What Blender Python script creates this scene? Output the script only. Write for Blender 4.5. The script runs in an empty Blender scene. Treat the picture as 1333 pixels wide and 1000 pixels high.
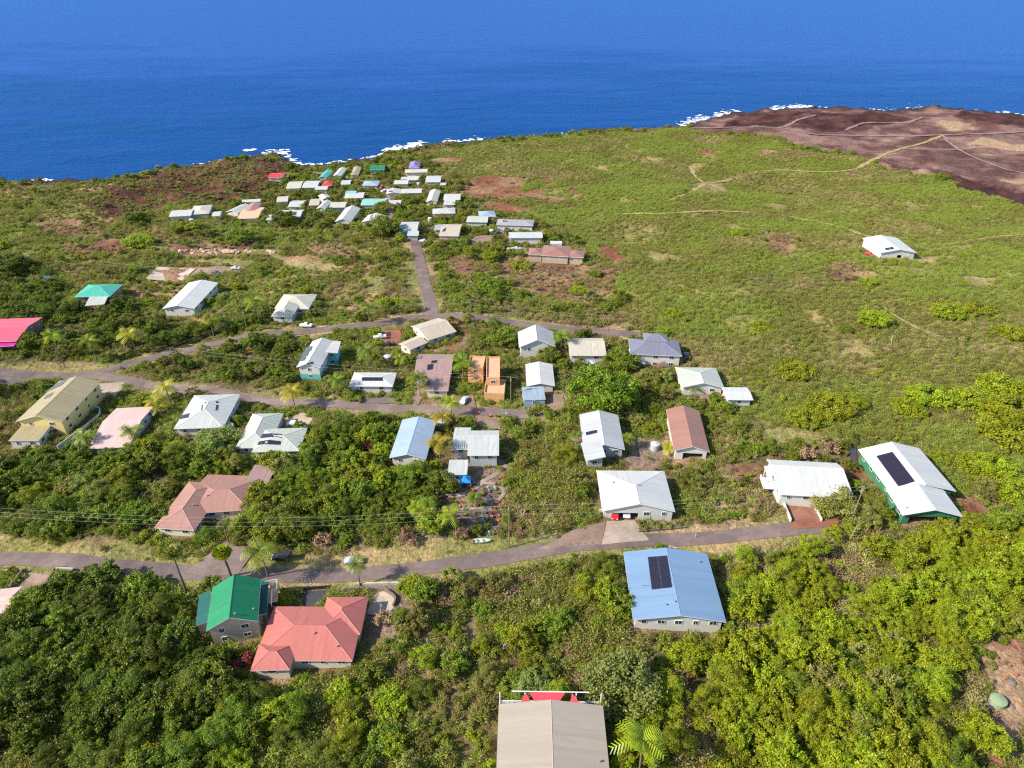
import bpy, bmesh, math, random
import numpy as np
from mathutils import Vector, Matrix

random.seed(7)
RNG = np.random.default_rng(11)
R = math.radians
SC = bpy.context.scene
COL = SC.collection

# ------------------------------------------------------------------ camera
CAM_Z, PITCH, FPX, PW, PH = 146.0, R(32.5), 884.0, 1333.0, 1000.0
cd = bpy.data.cameras.new('camera')
cam = bpy.data.objects.new('camera', cd)
COL.objects.link(cam)
cam.location = (0, 0, CAM_Z)
cam.rotation_euler = (R(90) - PITCH, 0, 0)
cd.sensor_width = 36.0
cd.lens = 36.0 * FPX / PW
cd.clip_start = 0.5
cd.clip_end = 90000
SC.camera = cam

# ------------------------------------------------------------------ sky, sun, exposure
SUN_AZ, SUN_EL = R(199.0), R(37.0)          # direction towards the sun, from +X counter-clockwise
w = bpy.data.worlds.new('World')
SC.world = w
w.use_nodes = True
nt = w.node_tree
bg = nt.nodes['Background']
sky = nt.nodes.new('ShaderNodeTexSky')
sky.sky_type = 'NISHITA'
sky.sun_disc = False
sky.sun_elevation = SUN_EL
sky.sun_rotation = R(90) - SUN_AZ
sky.altitude = 100
sky.air_density = 1.0
sky.dust_density = 0.5
nt.links.new(sky.outputs[0], bg.inputs[0])
bg.inputs[1].default_value = 0.15
sd = bpy.data.lights.new('sun', 'SUN')
sd.energy = 5.0
sd.angle = R(0.5)
sd.color = (1.0, 0.93, 0.80)
sun = bpy.data.objects.new('sun', sd)
COL.objects.link(sun)
to_sun = Vector((math.cos(SUN_AZ) * math.cos(SUN_EL), math.sin(SUN_AZ) * math.cos(SUN_EL), math.sin(SUN_EL)))
sun.rotation_euler = to_sun.to_track_quat('Z', 'Y').to_euler()
sun.location = (0, 0, 300)
SC.view_settings.view_transform = 'Standard'
SC.view_settings.look = 'None'
SC.view_settings.exposure = 0.95
SC.view_settings.gamma = 1.0
SC.render.engine = 'CYCLES'
SC.cycles.max_bounces = 5
SC.cycles.diffuse_bounces = 3
SC.cycles.glossy_bounces = 2
SC.cycles.transmission_bounces = 3
SC.cycles.transparent_max_bounces = 4
SC.cycles.use_denoising = False
SC.cycles.filter_width = 1.25

# ------------------------------------------------------------------ noise + ground heights
TAB = RNG.random((256, 256))
def vnoise(x, y):
    x = np.asarray(x, float); y = np.asarray(y, float)
    xi = np.floor(x).astype(int); yi = np.floor(y).astype(int)
    fx = x - xi; fy = y - yi
    fx = fx * fx * (3 - 2 * fx); fy = fy * fy * (3 - 2 * fy)
    a = TAB[xi & 255, yi & 255]; b = TAB[(xi + 1) & 255, yi & 255]
    c = TAB[xi & 255, (yi + 1) & 255]; d = TAB[(xi + 1) & 255, (yi + 1) & 255]
    return (a * (1 - fx) + b * fx) * (1 - fy) + (c * (1 - fx) + d * fx) * fy
def fbm(x, y, s, o=4):
    x = np.asarray(x, float) / s; y = np.asarray(y, float) / s
    t = 0; amp = 1; tot = 0
    for k in range(o):
        t = t + amp * vnoise(x + 17.3 * k, y + 9.1 * k); tot += amp
        x = x * 2.03; y = y * 2.03; amp *= 0.5
    return t / tot
_py = np.arange(-400, 2400, 2.0)
_pz = np.interp(_py, [-400, -100, 40, 73, 106, 140, 165, 250, 380, 480, 570, 700, 900, 1200],
                [130, 76, 56, 50, 47, 42, 39, 27, 11.5, 6.5, 5.0, 4.5, 3.5, 3.0])
for _ in range(3):
    _pz = np.convolve(np.pad(_pz, 5, mode='edge'), np.ones(11) / 11, mode='valid')

def ray(px, py):
    dx = (px - PW / 2) / FPX; dy = (PH / 2 - py) / FPX
    c, s = math.cos(PITCH), math.sin(PITCH)
    return np.array([dx, c + dy * s, -s + dy * c])
def plane_at(px, py, z):
    d = ray(px, py); t = (z - CAM_Z) / d[2]
    return np.array([d[0] * t, d[1] * t, z])
COAST_PX = [(-260, 232), (-120, 240), (0, 236), (20, 238), (60, 241), (130, 238), (200, 227), (245, 220), (300, 209), (340, 207), (362, 204), (376, 213),
            (390, 221), (440, 217), (495, 209), (508, 201), (540, 197), (575, 190), (620, 188), (660, 183), (700, 180), (760, 173),
            (830, 170), (890, 167), (912, 160), (935, 155), (960, 150), (1000, 147), (1050, 142), (1100, 144), (1150, 147),
            (1200, 142), (1270, 148), (1333, 153), (1500, 158)]
_c = np.array([plane_at(px, py, 0.0)[:2] for px, py in COAST_PX])
_o = np.argsort(_c[:, 0]); _c = _c[_o]
_cx = np.arange(-1500, 2000, 1.0)
_cy = np.interp(_cx, _c[:, 0], _c[:, 1])
_cy = _cy + 9 * (fbm(_cx, _cx * 0 + 3, 26, 4) - 0.5) + 5 * (fbm(_cx, _cx * 0 + 31, 5, 2) - 0.5)
def coast_y(x):
    return np.interp(x, _cx, _cy)
def sstep(a, b, x):
    t = np.clip((np.asarray(x, float) - a) / (b - a), 0, 1)
    return t * t * (3 - 2 * t)
def G(x, y):
    x = np.asarray(x, float); y = np.asarray(y, float)
    z = np.interp(y, _py, _pz)
    k = sstep(90, 300, y)
    z = z + k * (1.6 * np.sin(x / 41 + 0.7 + y / 90) + 1.3 * np.sin(y / 33 + x / 70) + 0.8 * np.sin(x / 23 - y / 29)) * (0.25 + 0.75 * sstep(20, 140, x - y * 0.02)) * 0.8
    z = z + 0.35 * np.sin(x / 17.0) * np.sin(y / 15.0 + 1)
    d = coast_y(x) - y
    z = np.minimum(z, 2.6 + 0.045 * np.maximum(d, 0) + 0.8 * np.sin(x / 9) * np.sin(x / 23))
    s = sstep(-3.5, 2.5, d)
    return z * s + (-9.0) * (1 - s)
def at(px, py, h=0.0):
    """pixel -> the point h above the ground there"""
    d = ray(px, py)
    t = np.arange(40, 1500, 1.5)
    X, Y, Z = d[0] * t, d[1] * t, CAM_Z + d[2] * t
    f = Z - h - np.maximum(G(X, Y), -0.0)
    i = int(np.argmax(f < 0)) if (f < 0).any() else len(t) - 1
    lo, hi = t[max(i - 1, 0)], t[i]
    for _ in range(24):
        m = (lo + hi) / 2
        if CAM_Z + d[2] * m - h - max(float(G(d[0] * m, d[1] * m)), 0.0) < 0: hi = m
        else: lo = m
    return np.array([d[0] * hi, d[1] * hi, CAM_Z + d[2] * hi])
def project(x, y, z):
    c, s = math.cos(PITCH), math.sin(PITCH)
    yy = np.asarray(y, float); zz = np.asarray(z, float) - CAM_Z
    f = yy * c - zz * s; u = yy * s + zz * c
    f = np.maximum(f, 0.1)
    return PW / 2 + FPX * np.asarray(x, float) / f, PH / 2 - FPX * u / f, f

# ------------------------------------------------------------------ helpers
def tag(o, label=None, cat=None, group=None, kind=None):
    if label: o['label'] = label
    if cat: o['category'] = cat
    if group: o['group'] = group
    if kind: o['kind'] = kind
    return o
def link(name, data, parent=None):
    o = bpy.data.objects.new(name, data)
    COL.objects.link(o)
    if parent is not None: o.parent = parent
    return o
def thing(name, label, cat, loc, rz=0.0, group=None):
    o = link(name, None)
    o.location = loc; o.rotation_euler = (0, 0, rz); o.empty_display_size = 0.3
    return tag(o, label, cat, group)
class MB:
    def __init__(s): s.v = []; s.f = []; s.m = []; s.uv = []
    def add(s, v, f, mi=0, uv=None):
        n = len(s.v)
        s.v += [tuple(map(float, p)) for p in v]
        for k, q in enumerate(f):
            s.f.append([n + i for i in q]); s.m.append(mi)
            s.uv.append(uv[k] if uv else None)
        return s
    def box(s, c, d, rz=0.0, mi=0, taper=1.0):
        hx, hy, hz = d[0] / 2, d[1] / 2, d[2] / 2
        v = []
        for z, t in ((-hz, 1.0), (hz, taper)):
            for x, y in ((-hx, -hy), (hx, -hy), (hx, hy), (-hx, hy)):
                x2, y2 = x * t, y * t
                v.append((c[0] + x2 * math.cos(rz) - y2 * math.sin(rz), c[1] + x2 * math.sin(rz) + y2 * math.cos(rz), c[2] + z))
        return s.add(v, [(3, 2, 1, 0), (4, 5, 6, 7), (0, 1, 5, 4), (1, 2, 6, 5), (2, 3, 7, 6), (3, 0, 4, 7)], mi)
    def tube(s, pts, rad, n=6, mi=0):
        pts = [Vector(p) for p in pts]
        if not isinstance(rad, (list, tuple)): rad = [rad] * len(pts)
        v = []; f = []
        for i, p in enumerate(pts):
            t = (pts[min(i + 1, len(pts) - 1)] - pts[max(i - 1, 0)]).normalized()
            a = t.cross(Vector((0, 0, 1)) if abs(t.z) < 0.9 else Vector((1, 0, 0))).normalized(); b = t.cross(a)
            for k in range(n):
                an = 2 * math.pi * k / n
                v.append(p + (a * math.cos(an) + b * math.sin(an)) * rad[i])
        for i in range(len(pts) - 1):
            for k in range(n):
                f.append((i * n + k, i * n + (k + 1) % n, (i + 1) * n + (k + 1) % n, (i + 1) * n + k))
        f.append(tuple(range(n))[::-1]); f.append(tuple(range((len(pts) - 1) * n, len(pts) * n)))
        return s.add(v, f, mi)
    def data(s, name, mats):
        me = bpy.data.meshes.new(name)
        me.from_pydata(s.v, [], s.f)
        for m in (mats if isinstance(mats, (list, tuple)) else [mats]): me.materials.append(m)
        me.polygons.foreach_set('material_index', s.m)
        if any(u is not None for u in s.uv):
            l = me.uv_layers.new(name='UVMap')
            k = 0
            for i, q in enumerate(s.f):
                for j in range(len(q)):
                    l.data[k].uv = s.uv[i][j] if s.uv[i] else (0, 0)
                    k += 1
        me.validate(); me.update()
        return me
    def build(s, name, mats, parent=None):
        return link(name, s.data(name, mats), parent)

# ------------------------------------------------------------------ materials
MATS = {}
def _new(name):
    m = bpy.data.materials.new(name); m.use_nodes = True
    n = m.node_tree; b = n.nodes['Principled BSDF']
    return m, n, b
def noise_node(n, scale, detail=4.0, coord=None, rough=0.6):
    t = n.nodes.new('ShaderNodeTexNoise'); t.inputs['Scale'].default_value = scale
    t.inputs['Detail'].default_value = detail; t.inputs['Roughness'].default_value = rough
    if coord is not None: n.links.new(coord, t.inputs['Vector'])
    return t
def ramp(n, fac, stops):
    r = n.nodes.new('ShaderNodeValToRGB'); n.links.new(fac, r.inputs[0])
    el = r.color_ramp.elements
    while len(el) < len(stops): el.new(0.5)
    for e, (p, c) in zip(el, stops):
        e.position = p; e.color = (*c, 1) if len(c) == 3 else c
    return r
def mixc(n, a, b, fac, mode='MIX'):
    x = n.nodes.new('ShaderNodeMix'); x.data_type = 'RGBA'; x.blend_type = mode
    for v, i in ((fac, 0), (a, 6), (b, 7)):
        if isinstance(v, bpy.types.NodeSocket): n.links.new(v, x.inputs[i])
        else: x.inputs[i].default_value = v if i == 0 else (*v, 1)
    return x.outputs[2]
def simple(name, col, rough=0.6, var=0.12, scale=1.5, spec=0.3, metal=0.0, bump=0.0):
    if name in MATS: return MATS[name]
    col = tuple(c * 0.84 for c in col)
    m, n, b = _new(name)
    g = n.nodes.new('ShaderNodeNewGeometry')
    t = noise_node(n, scale, 5, g.outputs['Position'])
    r = ramp(n, t.outputs[0], [(0.25, tuple(c * (1 - var) for c in col)), (0.75, tuple(min(1, c * (1 + var)) for c in col))])
    n.links.new(r.outputs[0], b.inputs['Base Color'])
    b.inputs['Roughness'].default_value = rough; b.inputs['Specular IOR Level'].default_value = spec
    b.inputs['Metallic'].default_value = metal
    if bump:
        bp = n.nodes.new('ShaderNodeBump'); bp.inputs['Strength'].default_value = bump; bp.inputs['Distance'].default_value = 0.1
        n.links.new(t.outputs[0], bp.inputs['Height']); n.links.new(bp.outputs[0], b.inputs['Normal'])
    MATS[name] = m
    return m
def roofmat(name, col, stain=(0.5, 0.42, 0.33), amt=0.25, seam=0.42, rough=0.5):
    """ribbed sheet roofing: ribs run down the slope (UV x is metres along the eave)"""
    key = 'roof_' + name
    if key in MATS: return MATS[key]
    col = tuple(c * (0.92 if min(col) > 0.55 else 0.82) for c in col)
    m, n, b = _new(key)
    uv = n.nodes.new('ShaderNodeUVMap')
    sp = n.nodes.new('ShaderNodeSeparateXYZ'); n.links.new(uv.outputs[0], sp.inputs[0])
    mu = n.nodes.new('ShaderNodeMath'); mu.operation = 'MULTIPLY'; mu.inputs[1].default_value = 1.0 / seam; n.links.new(sp.outputs[0], mu.inputs[0])
    fr = n.nodes.new('ShaderNodeMath'); fr.operation = 'FRACT'; n.links.new(mu.outputs[0], fr.inputs[0])
    rr = ramp(n, fr.outputs[0], [(0.0, (1, 1, 1)), (0.10, (0.9, 0.9, 0.9)), (0.22, (0, 0, 0)), (0.92, (0, 0, 0))])
    mp = n.nodes.new('ShaderNodeMapping'); mp.inputs['Scale'].default_value = (1.0, 0.18, 1.0); n.links.new(uv.outputs[0], mp.inputs[0])
    streak = noise_node(n, 1.1, 5, mp.outputs[0])
    g = n.nodes.new('ShaderNodeNewGeometry')
    blot = noise_node(n, 0.35, 4, g.outputs['Position'])
    s1 = ramp(n, streak.outputs[0], [(0.42, (0, 0, 0)), (0.75, (1, 1, 1))])
    s2 = ramp(n, blot.outputs[0], [(0.35, (0, 0, 0)), (0.7, (1, 1, 1))])
    mm = n.nodes.new('ShaderNodeMath'); mm.operation = 'MULTIPLY'; n.links.new(s1.outputs[0], mm.inputs[0]); mm.inputs[1].default_value = amt
    dirty = tuple(c * s for c, s in zip(col, stain))
    c1 = mixc(n, col, dirty, mm.outputs[0])
    m2 = n.nodes.new('ShaderNodeMath'); m2.operation = 'MULTIPLY'; n.links.new(s2.outputs[0], m2.inputs[0]); m2.inputs[1].default_value = amt * 0.6
    c2 = mixc(n, c1, tuple(c * 0.78 for c in col), m2.outputs[0])
    fl = n.nodes.new('ShaderNodeMath'); fl.operation = 'FLOOR'
    m3 = n.nodes.new('ShaderNodeMath'); m3.operation = 'MULTIPLY'; m3.inputs[1].default_value = 1.15; n.links.new(sp.outputs[0], m3.inputs[0]); n.links.new(m3.outputs[0], fl.inputs[0])
    wn = n.nodes.new('ShaderNodeTexWhiteNoise'); wn.noise_dimensions = '1D'; n.links.new(fl.outputs[0], wn.inputs['W'])
    sv = ramp(n, wn.outputs['Value'], [(0.0, (0.92, 0.92, 0.925)), (1.0, (1.03, 1.025, 1.02))])
    rs_ = noise_node(n, 0.55, 6, mp.outputs[0], 0.75)
    rmask = ramp(n, rs_.outputs[0], [(0.60, (0, 0, 0)), (0.74, (1, 1, 1))])
    m4 = n.nodes.new('ShaderNodeMath'); m4.operation = 'MULTIPLY'; n.links.new(rmask.outputs[0], m4.inputs[0]); m4.inputs[1].default_value = min(0.5, amt * 1.3)
    c2 = mixc(n, mixc(n, c2, sv.outputs[0], 1.0, 'MULTIPLY'), (0.22, 0.13, 0.08), m4.outputs[0])
    n.links.new(c2, b.inputs['Base Color'])
    b.inputs['Roughness'].default_value = rough; b.inputs['Specular IOR Level'].default_value = 0.25
    bp = n.nodes.new('ShaderNodeBump'); bp.inputs['Strength'].default_value = 0.32; bp.inputs['Distance'].default_value = 0.05
    n.links.new(rr.outputs[0], bp.inputs['Height']); n.links.new(bp.outputs[0], b.inputs['Normal'])
    MATS[key] = m
    return m
def leafmat(name, c1, c2, trans=0.36):
    key = 'leaf_' + name
    if key in MATS: return MATS[key]
    m, n, b = _new(key)
    a = n.nodes.new('ShaderNodeAttribute'); a.attribute_name = 'leafrand'
    oi = n.nodes.new('ShaderNodeObjectInfo')
    base = mixc(n, c1, c2, a.outputs['Fac'])
    hs = n.nodes.new('ShaderNodeHueSaturation')
    mr = n.nodes.new('ShaderNodeMapRange'); n.links.new(oi.outputs['Random'], mr.inputs[0])
    mr.inputs[3].default_value = 0.478; mr.inputs[4].default_value = 0.515
    n.links.new(mr.outputs[0], hs.inputs['Hue'])
    mv = n.nodes.new('ShaderNodeMapRange'); n.links.new(oi.outputs['Random'], mv.inputs[0])
    mv.inputs[3].default_value = 0.8; mv.inputs[4].default_value = 1.22
    n.links.new(mv.outputs[0], hs.inputs['Value'])
    n.links.new(base, hs.inputs['Color'])
    n.links.new(hs.outputs[0], b.inputs['Base Color'])
    b.inputs['Roughness'].default_value = 0.42; b.inputs['Specular IOR Level'].default_value = 0.35
    tr = n.nodes.new('ShaderNodeBsdfTranslucent')
    tc = mixc(n, hs.outputs[0], (1.0, 1.0, 0.45), 1.0, 'MULTIPLY')
    n.links.new(tc, tr.inputs['Color'])
    mx = n.nodes.new('ShaderNodeMixShader'); mx.inputs[0].default_value = trans
    n.links.new(b.outputs[0], mx.inputs[1]); n.links.new(tr.outputs[0], mx.inputs[2])
    n.links.new(mx.outputs[0], n.nodes['Material Output'].inputs[0])
    MATS[key] = m
    return m

GLASS = simple('window_glass', (0.03, 0.04, 0.05), 0.08, 0.1, 1, 0.6)
WHITE = simple('white_trim', (0.74, 0.74, 0.72), 0.5, 0.06)
SOLAR = simple('solar_cells', (0.022, 0.018, 0.032), 0.18, 0.15, 2, 0.5)
ALU = simple('aluminium', (0.45, 0.45, 0.46), 0.4, 0.05, 1, 0.5, 0.6)
WOODM = simple('weathered_wood', (0.22, 0.15, 0.10), 0.8, 0.25, 3)
CONC = simple('concrete', (0.40, 0.36, 0.31), 0.85, 0.2, 0.8)
BARK = simple('bark', (0.17, 0.13, 0.10), 0.9, 0.3, 4)
RUBBER = simple('tyre_rubber', (0.02, 0.02, 0.02), 0.8)
DARK = simple('dark_interior', (0.03, 0.028, 0.026), 0.8)
STONE = simple('lava_stone', (0.17, 0.13, 0.11), 0.9, 0.5, 3.0, bump=0.6)
# ------------------------------------------------------------------ land cover zones (polygons surveyed on the ground)
RX0, RY0, RW, RH = -900, -80, 1900, 1130
ZONE = np.zeros((RH, RW), np.int16)
NOVEG = np.zeros((RH, RW), bool)      # roads, buildings, pads
NOTREE = np.zeros((RH, RW), bool)     # where a tall crown would lean over a roof or a road
GX, GY = np.meshgrid(np.arange(RW) + RX0 + 0.5, np.arange(RH) + RY0 + 0.5)
def stamp(arr, poly, val):
    p = np.array([q[:2] for q in poly], float)
    x0, y0 = np.floor(p.min(0)).astype(int) - 1; x1, y1 = np.ceil(p.max(0)).astype(int) + 1
    i0, i1 = max(x0 - RX0, 0), min(x1 - RX0, RW); j0, j1 = max(y0 - RY0, 0), min(y1 - RY0, RH)
    if i1 <= i0 or j1 <= j0: return
    X = GX[j0:j1, i0:i1]; Y = GY[j0:j1, i0:i1]
    ins = np.zeros(X.shape, bool)
    n = len(p)
    for k in range(n):
        xa, ya = p[k]; xb, yb = p[(k + 1) % n]
        if ya == yb: continue
        c = ((ya > Y) != (yb > Y)) & (X < (xb - xa) * (Y - ya) / (yb - ya) + xa)
        ins ^= c
    arr[j0:j1, i0:i1][ins] = val
def look(arr, x, y):
    i = np.clip((np.asarray(x) - RX0).astype(int), 0, RW - 1); j = np.clip((np.asarray(y) - RY0).astype(int), 0, RH - 1)
    return arr[j, i]
def P(l): return [at(*q) for q in l]
HILL, FARL, LAVA, PURP, SAND, AA, RED, FIELD, DARKW, BRIGHTW, MIDW, VERGE, GROVE, GROVE2, PATCH, YARD, VILL, TANC = range(1, 19)
ZP = [
 (FARL, [(-400, 250), (-100, 246), (0, 242), (130, 240), (245, 222), (340, 208), (380, 215), (420, 232), (350, 290), (470, 300), (540, 320), (548, 405), (340, 412), (0, 440), (-400, 450)]),
 (VILL, [(345, 222), (376, 214), (500, 210), (560, 198), (600, 230), (640, 262), (700, 290), (770, 330), (640, 345), (560, 330), (520, 315), (420, 300), (330, 290), (300, 262)]),
 (HILL, [(552, 202), (575, 192), (660, 186), (700, 183), (830, 172), (900, 169), (960, 178), (1010, 180), (1035, 198), (1110, 202), (1135, 215), (1160, 222), (1250, 245), (1333, 263), (1800, 330), (1800, 720), (1250, 640), (1110, 575), (1000, 560), (950, 520), (890, 450), (830, 425), (800, 395), (795, 350), (765, 330), (700, 290), (640, 262), (600, 235)]),
 (LAVA, [(110, 264), (150, 240), (245, 216), (340, 204), (375, 210), (380, 232), (350, 245), (330, 255), (300, 263), (230, 262), (215, 275), (140, 288)]),
 (PURP, [(895, 170), (905, 155), (935, 148), (1000, 140), (1333, 140), (1800, 150), (1800, 330), (1333, 263), (1250, 245), (1230, 232), (1160, 220), (1135, 212), (1110, 200), (1060, 196), (1040, 190), (1010, 178), (960, 174)]),
 (AA, [(970, 148), (1030, 146), (1058, 145), (1030, 163), (928, 167)]),
 (AA, [(1059, 148), (1144, 147), (1187, 154), (1130, 167), (1073, 172), (1030, 166)]),
 (AA, [(1240, 146), (1333, 151), (1500, 158), (1500, 172), (1333, 166), (1250, 155)]),
 (AA, [(1148, 211), (1243, 226), (1254, 233), (1333, 251), (1500, 285), (1500, 296), (1333, 266), (1247, 244), (1222, 232), (1194, 221), (1155, 219)]),
 (SAND, [(1250, 186), (1282, 180), (1340, 188), (1400, 194), (1333, 197), (1286, 191)]),
 (SAND, [(1222, 160), (1254, 157), (1270, 167), (1240, 172)]),
 (SAND, [(1265, 200), (1400, 204), (1400, 208), (1268, 204)]),
 (SAND, [(1290, 234), (1333, 232), (1333, 243)]),
 (SAND, [(1130, 206), (1162, 194), (1168, 198), (1140, 211)]),
 (RED, [(612, 234), (630, 227), (663, 231), (683, 234), (681, 246), (653, 253), (632, 257), (609, 246)]),
 (RED, [(624, 270), (637, 263), (683, 268), (686, 273), (658, 278)]),
 (RED, [(737, 248), (747, 245), (765, 252), (747, 256)]), (RED, [(740, 270), (755, 266), (752, 272)]),
 (RED, [(698, 261), (721, 254), (737, 258), (719, 263)]), (RED, [(706, 232), (721, 233), (720, 241), (706, 241)]),
 (RED, [(582, 417), (605, 421), (607, 442), (585, 458), (552, 459), (590, 440)]),
 (RED, [(503, 434), (519, 430), (526, 439), (508, 448)]),
 (RED, [(617, 522), (667, 527), (667, 534), (618, 529)]), (RED, [(612, 537), (656, 538), (656, 546), (615, 543)]),
 (RED, [(903, 191), (922, 195), (918, 199), (902, 196)]), (RED, [(1078, 236), (1093, 241), (1090, 245)]), (RED, [(1100, 240), (1118, 241), (1108, 246)]),
 (RED, [(1085, 351), (1108, 347), (1121, 366), (1095, 361)]), (RED, [(1006, 323), (1024, 326), (1015, 331)]),
 (RED, [(600, 243), (640, 250), (700, 246), (716, 256), (650, 262), (610, 256)]), (RED, [(560, 207), (592, 203), (600, 209), (570, 212)]), (RED, [(770, 318), (800, 322), (812, 340), (788, 346)]), (FIELD, [(560, 340), (600, 335), (640, 350), (610, 360)]),
 (FIELD, [(20, 290), (90, 284), (150, 300), (70, 308)]), (FIELD, [(60, 322), (140, 312), (190, 322), (120, 334)]), (FIELD, [(210, 318), (340, 316), (360, 326), (240, 332)]), (FIELD, [(400, 322), (440, 316), (470, 330), (420, 336)]),
 (VERGE, [(893, 213), (916, 215), (908, 224), (896, 222)]), (VERGE, [(900, 238), (948, 240), (944, 253), (898, 252)]), (VERGE, [(985, 262), (1045, 268), (1012, 273)]), (VERGE, [(830, 205), (870, 207), (852, 212)]), (VERGE, [(1165, 330), (1230, 334), (1200, 342)]), (VERGE, [(1230, 318), (1262, 322), (1246, 330)]), (VERGE, [(930, 290), (980, 296), (955, 302)]), (VERGE, [(1085, 445), (1125, 448), (1120, 460), (1090, 458)]), (VERGE, [(1150, 262), (1210, 268), (1180, 274)]), (VERGE, [(760, 215), (800, 217), (790, 224)]), (VERGE, [(1040, 405), (1075, 408), (1060, 416)]), (VERGE, [(840, 330), (880, 335), (862, 346)]), (VERGE, [(1240, 360), (1300, 366), (1270, 376)]), (VERGE, [(985, 560), (1060, 556), (1075, 575), (1010, 585)]),
 (RED, [(905, 195), (940, 198), (925, 205)]), (RED, [(985, 196), (1010, 199), (995, 204)]), (FIELD, [(990, 300), (1030, 302), (1045, 330), (1005, 335)]), (FIELD, [(1080, 340), (1140, 345), (1130, 372), (1090, 368)]), (RED, [(725, 555), (745, 560), (748, 590), (730, 585)]), (FIELD, [(700, 585), (735, 590), (730, 640), (705, 630)]),
 (FIELD, [(430, 885), (478, 872), (490, 895), (455, 935), (425, 925)]), (FIELD, [(505, 795), (540, 790), (535, 840), (500, 850)]), (FIELD, [(790, 755), (812, 750), (815, 800), (800, 800)]), (FIELD, [(1000, 770), (1100, 760), (1130, 810), (1040, 830)]),
 (RED, [(1240, 655), (1275, 648), (1305, 675), (1258, 690)]),
 (TANC, [(1252, 842), (1340, 832), (1345, 880), (1338, 930), (1322, 985), (1296, 1010), (1280, 950), (1290, 900)]),
 (RED, [(1118, 572), (1130, 620), (1108, 650), (1098, 600)]),
 (RED, [(950, 610), (1000, 604), (1000, 617), (955, 622)]),
 (RED, [(746, 690), (752, 672), (775, 668), (770, 690)]),
 (FIELD, [(645, 343), (673, 338), (739, 336), (765, 346), (800, 356), (803, 389), (760, 397), (724, 387), (693, 384), (673, 377), (653, 369)]),
 (DARKW, [(-300, 765), (0, 792), (60, 790), (110, 762), (150, 755), (245, 772), (262, 820), (300, 840), (325, 875), (365, 895), (310, 960), (300, 1150), (-300, 1150)]),
 (BRIGHTW, [(965, 720), (1080, 694), (1260, 688), (1333, 695), (1700, 705), (1700, 832), (1333, 828), (1260, 832), (1242, 858), (1275, 895), (1272, 950), (1290, 1150), (805, 1150), (800, 960), (870, 880), (905, 830), (945, 815)]),
 (MIDW, [(365, 895), (480, 872), (490, 820), (540, 745), (640, 735), (803, 728), (812, 800), (830, 832), (905, 832), (860, 880), (800, 960), (650, 1150), (300, 1150), (310, 960)]),
 (GROVE, [(-300, 600), (80, 592), (230, 585), (325, 600), (340, 650), (210, 690), (-300, 698)]),
 (GROVE, [(362, 605), (420, 560), (500, 560), (510, 600), (580, 625), (575, 690), (480, 685), (350, 712), (315, 695), (345, 640)]),
 (GROVE2, [(-300, 330), (0, 338), (60, 345), (95, 395), (85, 470), (30, 470), (-300, 490)]),
 (GROVE2, [(70, 400), (210, 400), (270, 430), (330, 402), (355, 425), (200, 462), (80, 472)]),
 (GROVE2, [(220, 478), (350, 440), (388, 440), (380, 500), (290, 500), (225, 492)]),
 (PATCH, [(655, 555), (740, 545), (760, 612), (778, 690), (690, 700), (658, 640)]),
 (VERGE, [(-300, 692), (0, 697), (110, 702), (200, 712), (215, 737), (130, 731), (60, 723), (-300, 715)]),
 (VERGE, [(330, 722), (420, 722), (520, 705), (560, 695), (660, 702), (700, 700), (712, 714), (600, 733), (480, 745), (380, 748), (330, 744)]),
 (VERGE, [(880, 714), (960, 704), (1010, 698), (985, 716), (940, 725), (900, 724)]),
 (VERGE, [(830, 690), (880, 684), (900, 694), (840, 702)]),
 (VERGE, [(345, 333), (395, 333), (440, 343), (430, 356), (370, 350)]), (VERGE, [(468, 352), (500, 360), (512, 380), (482, 386)]), (VERGE, [(226, 341), (290, 335), (330, 338), (320, 346), (250, 347)]),
 (VERGE, [(-300, 478), (30, 474), (130, 474), (180, 462), (182, 470), (130, 485), (0, 482), (-300, 484)]),
 (YARD, [(586, 598), (652, 595), (658, 690), (575, 692), (570, 645)]),
 (YARD, [(478, 796), (486, 772), (528, 752), (545, 742), (520, 830), (484, 835)]),
 (YARD, [(815, 577), (868, 560), (862, 610), (818, 612)]), (YARD, [(742, 560), (757, 565), (760, 595), (744, 590)]),
]
for zid, poly in ZP: stamp(ZONE, P(poly), zid)

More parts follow.
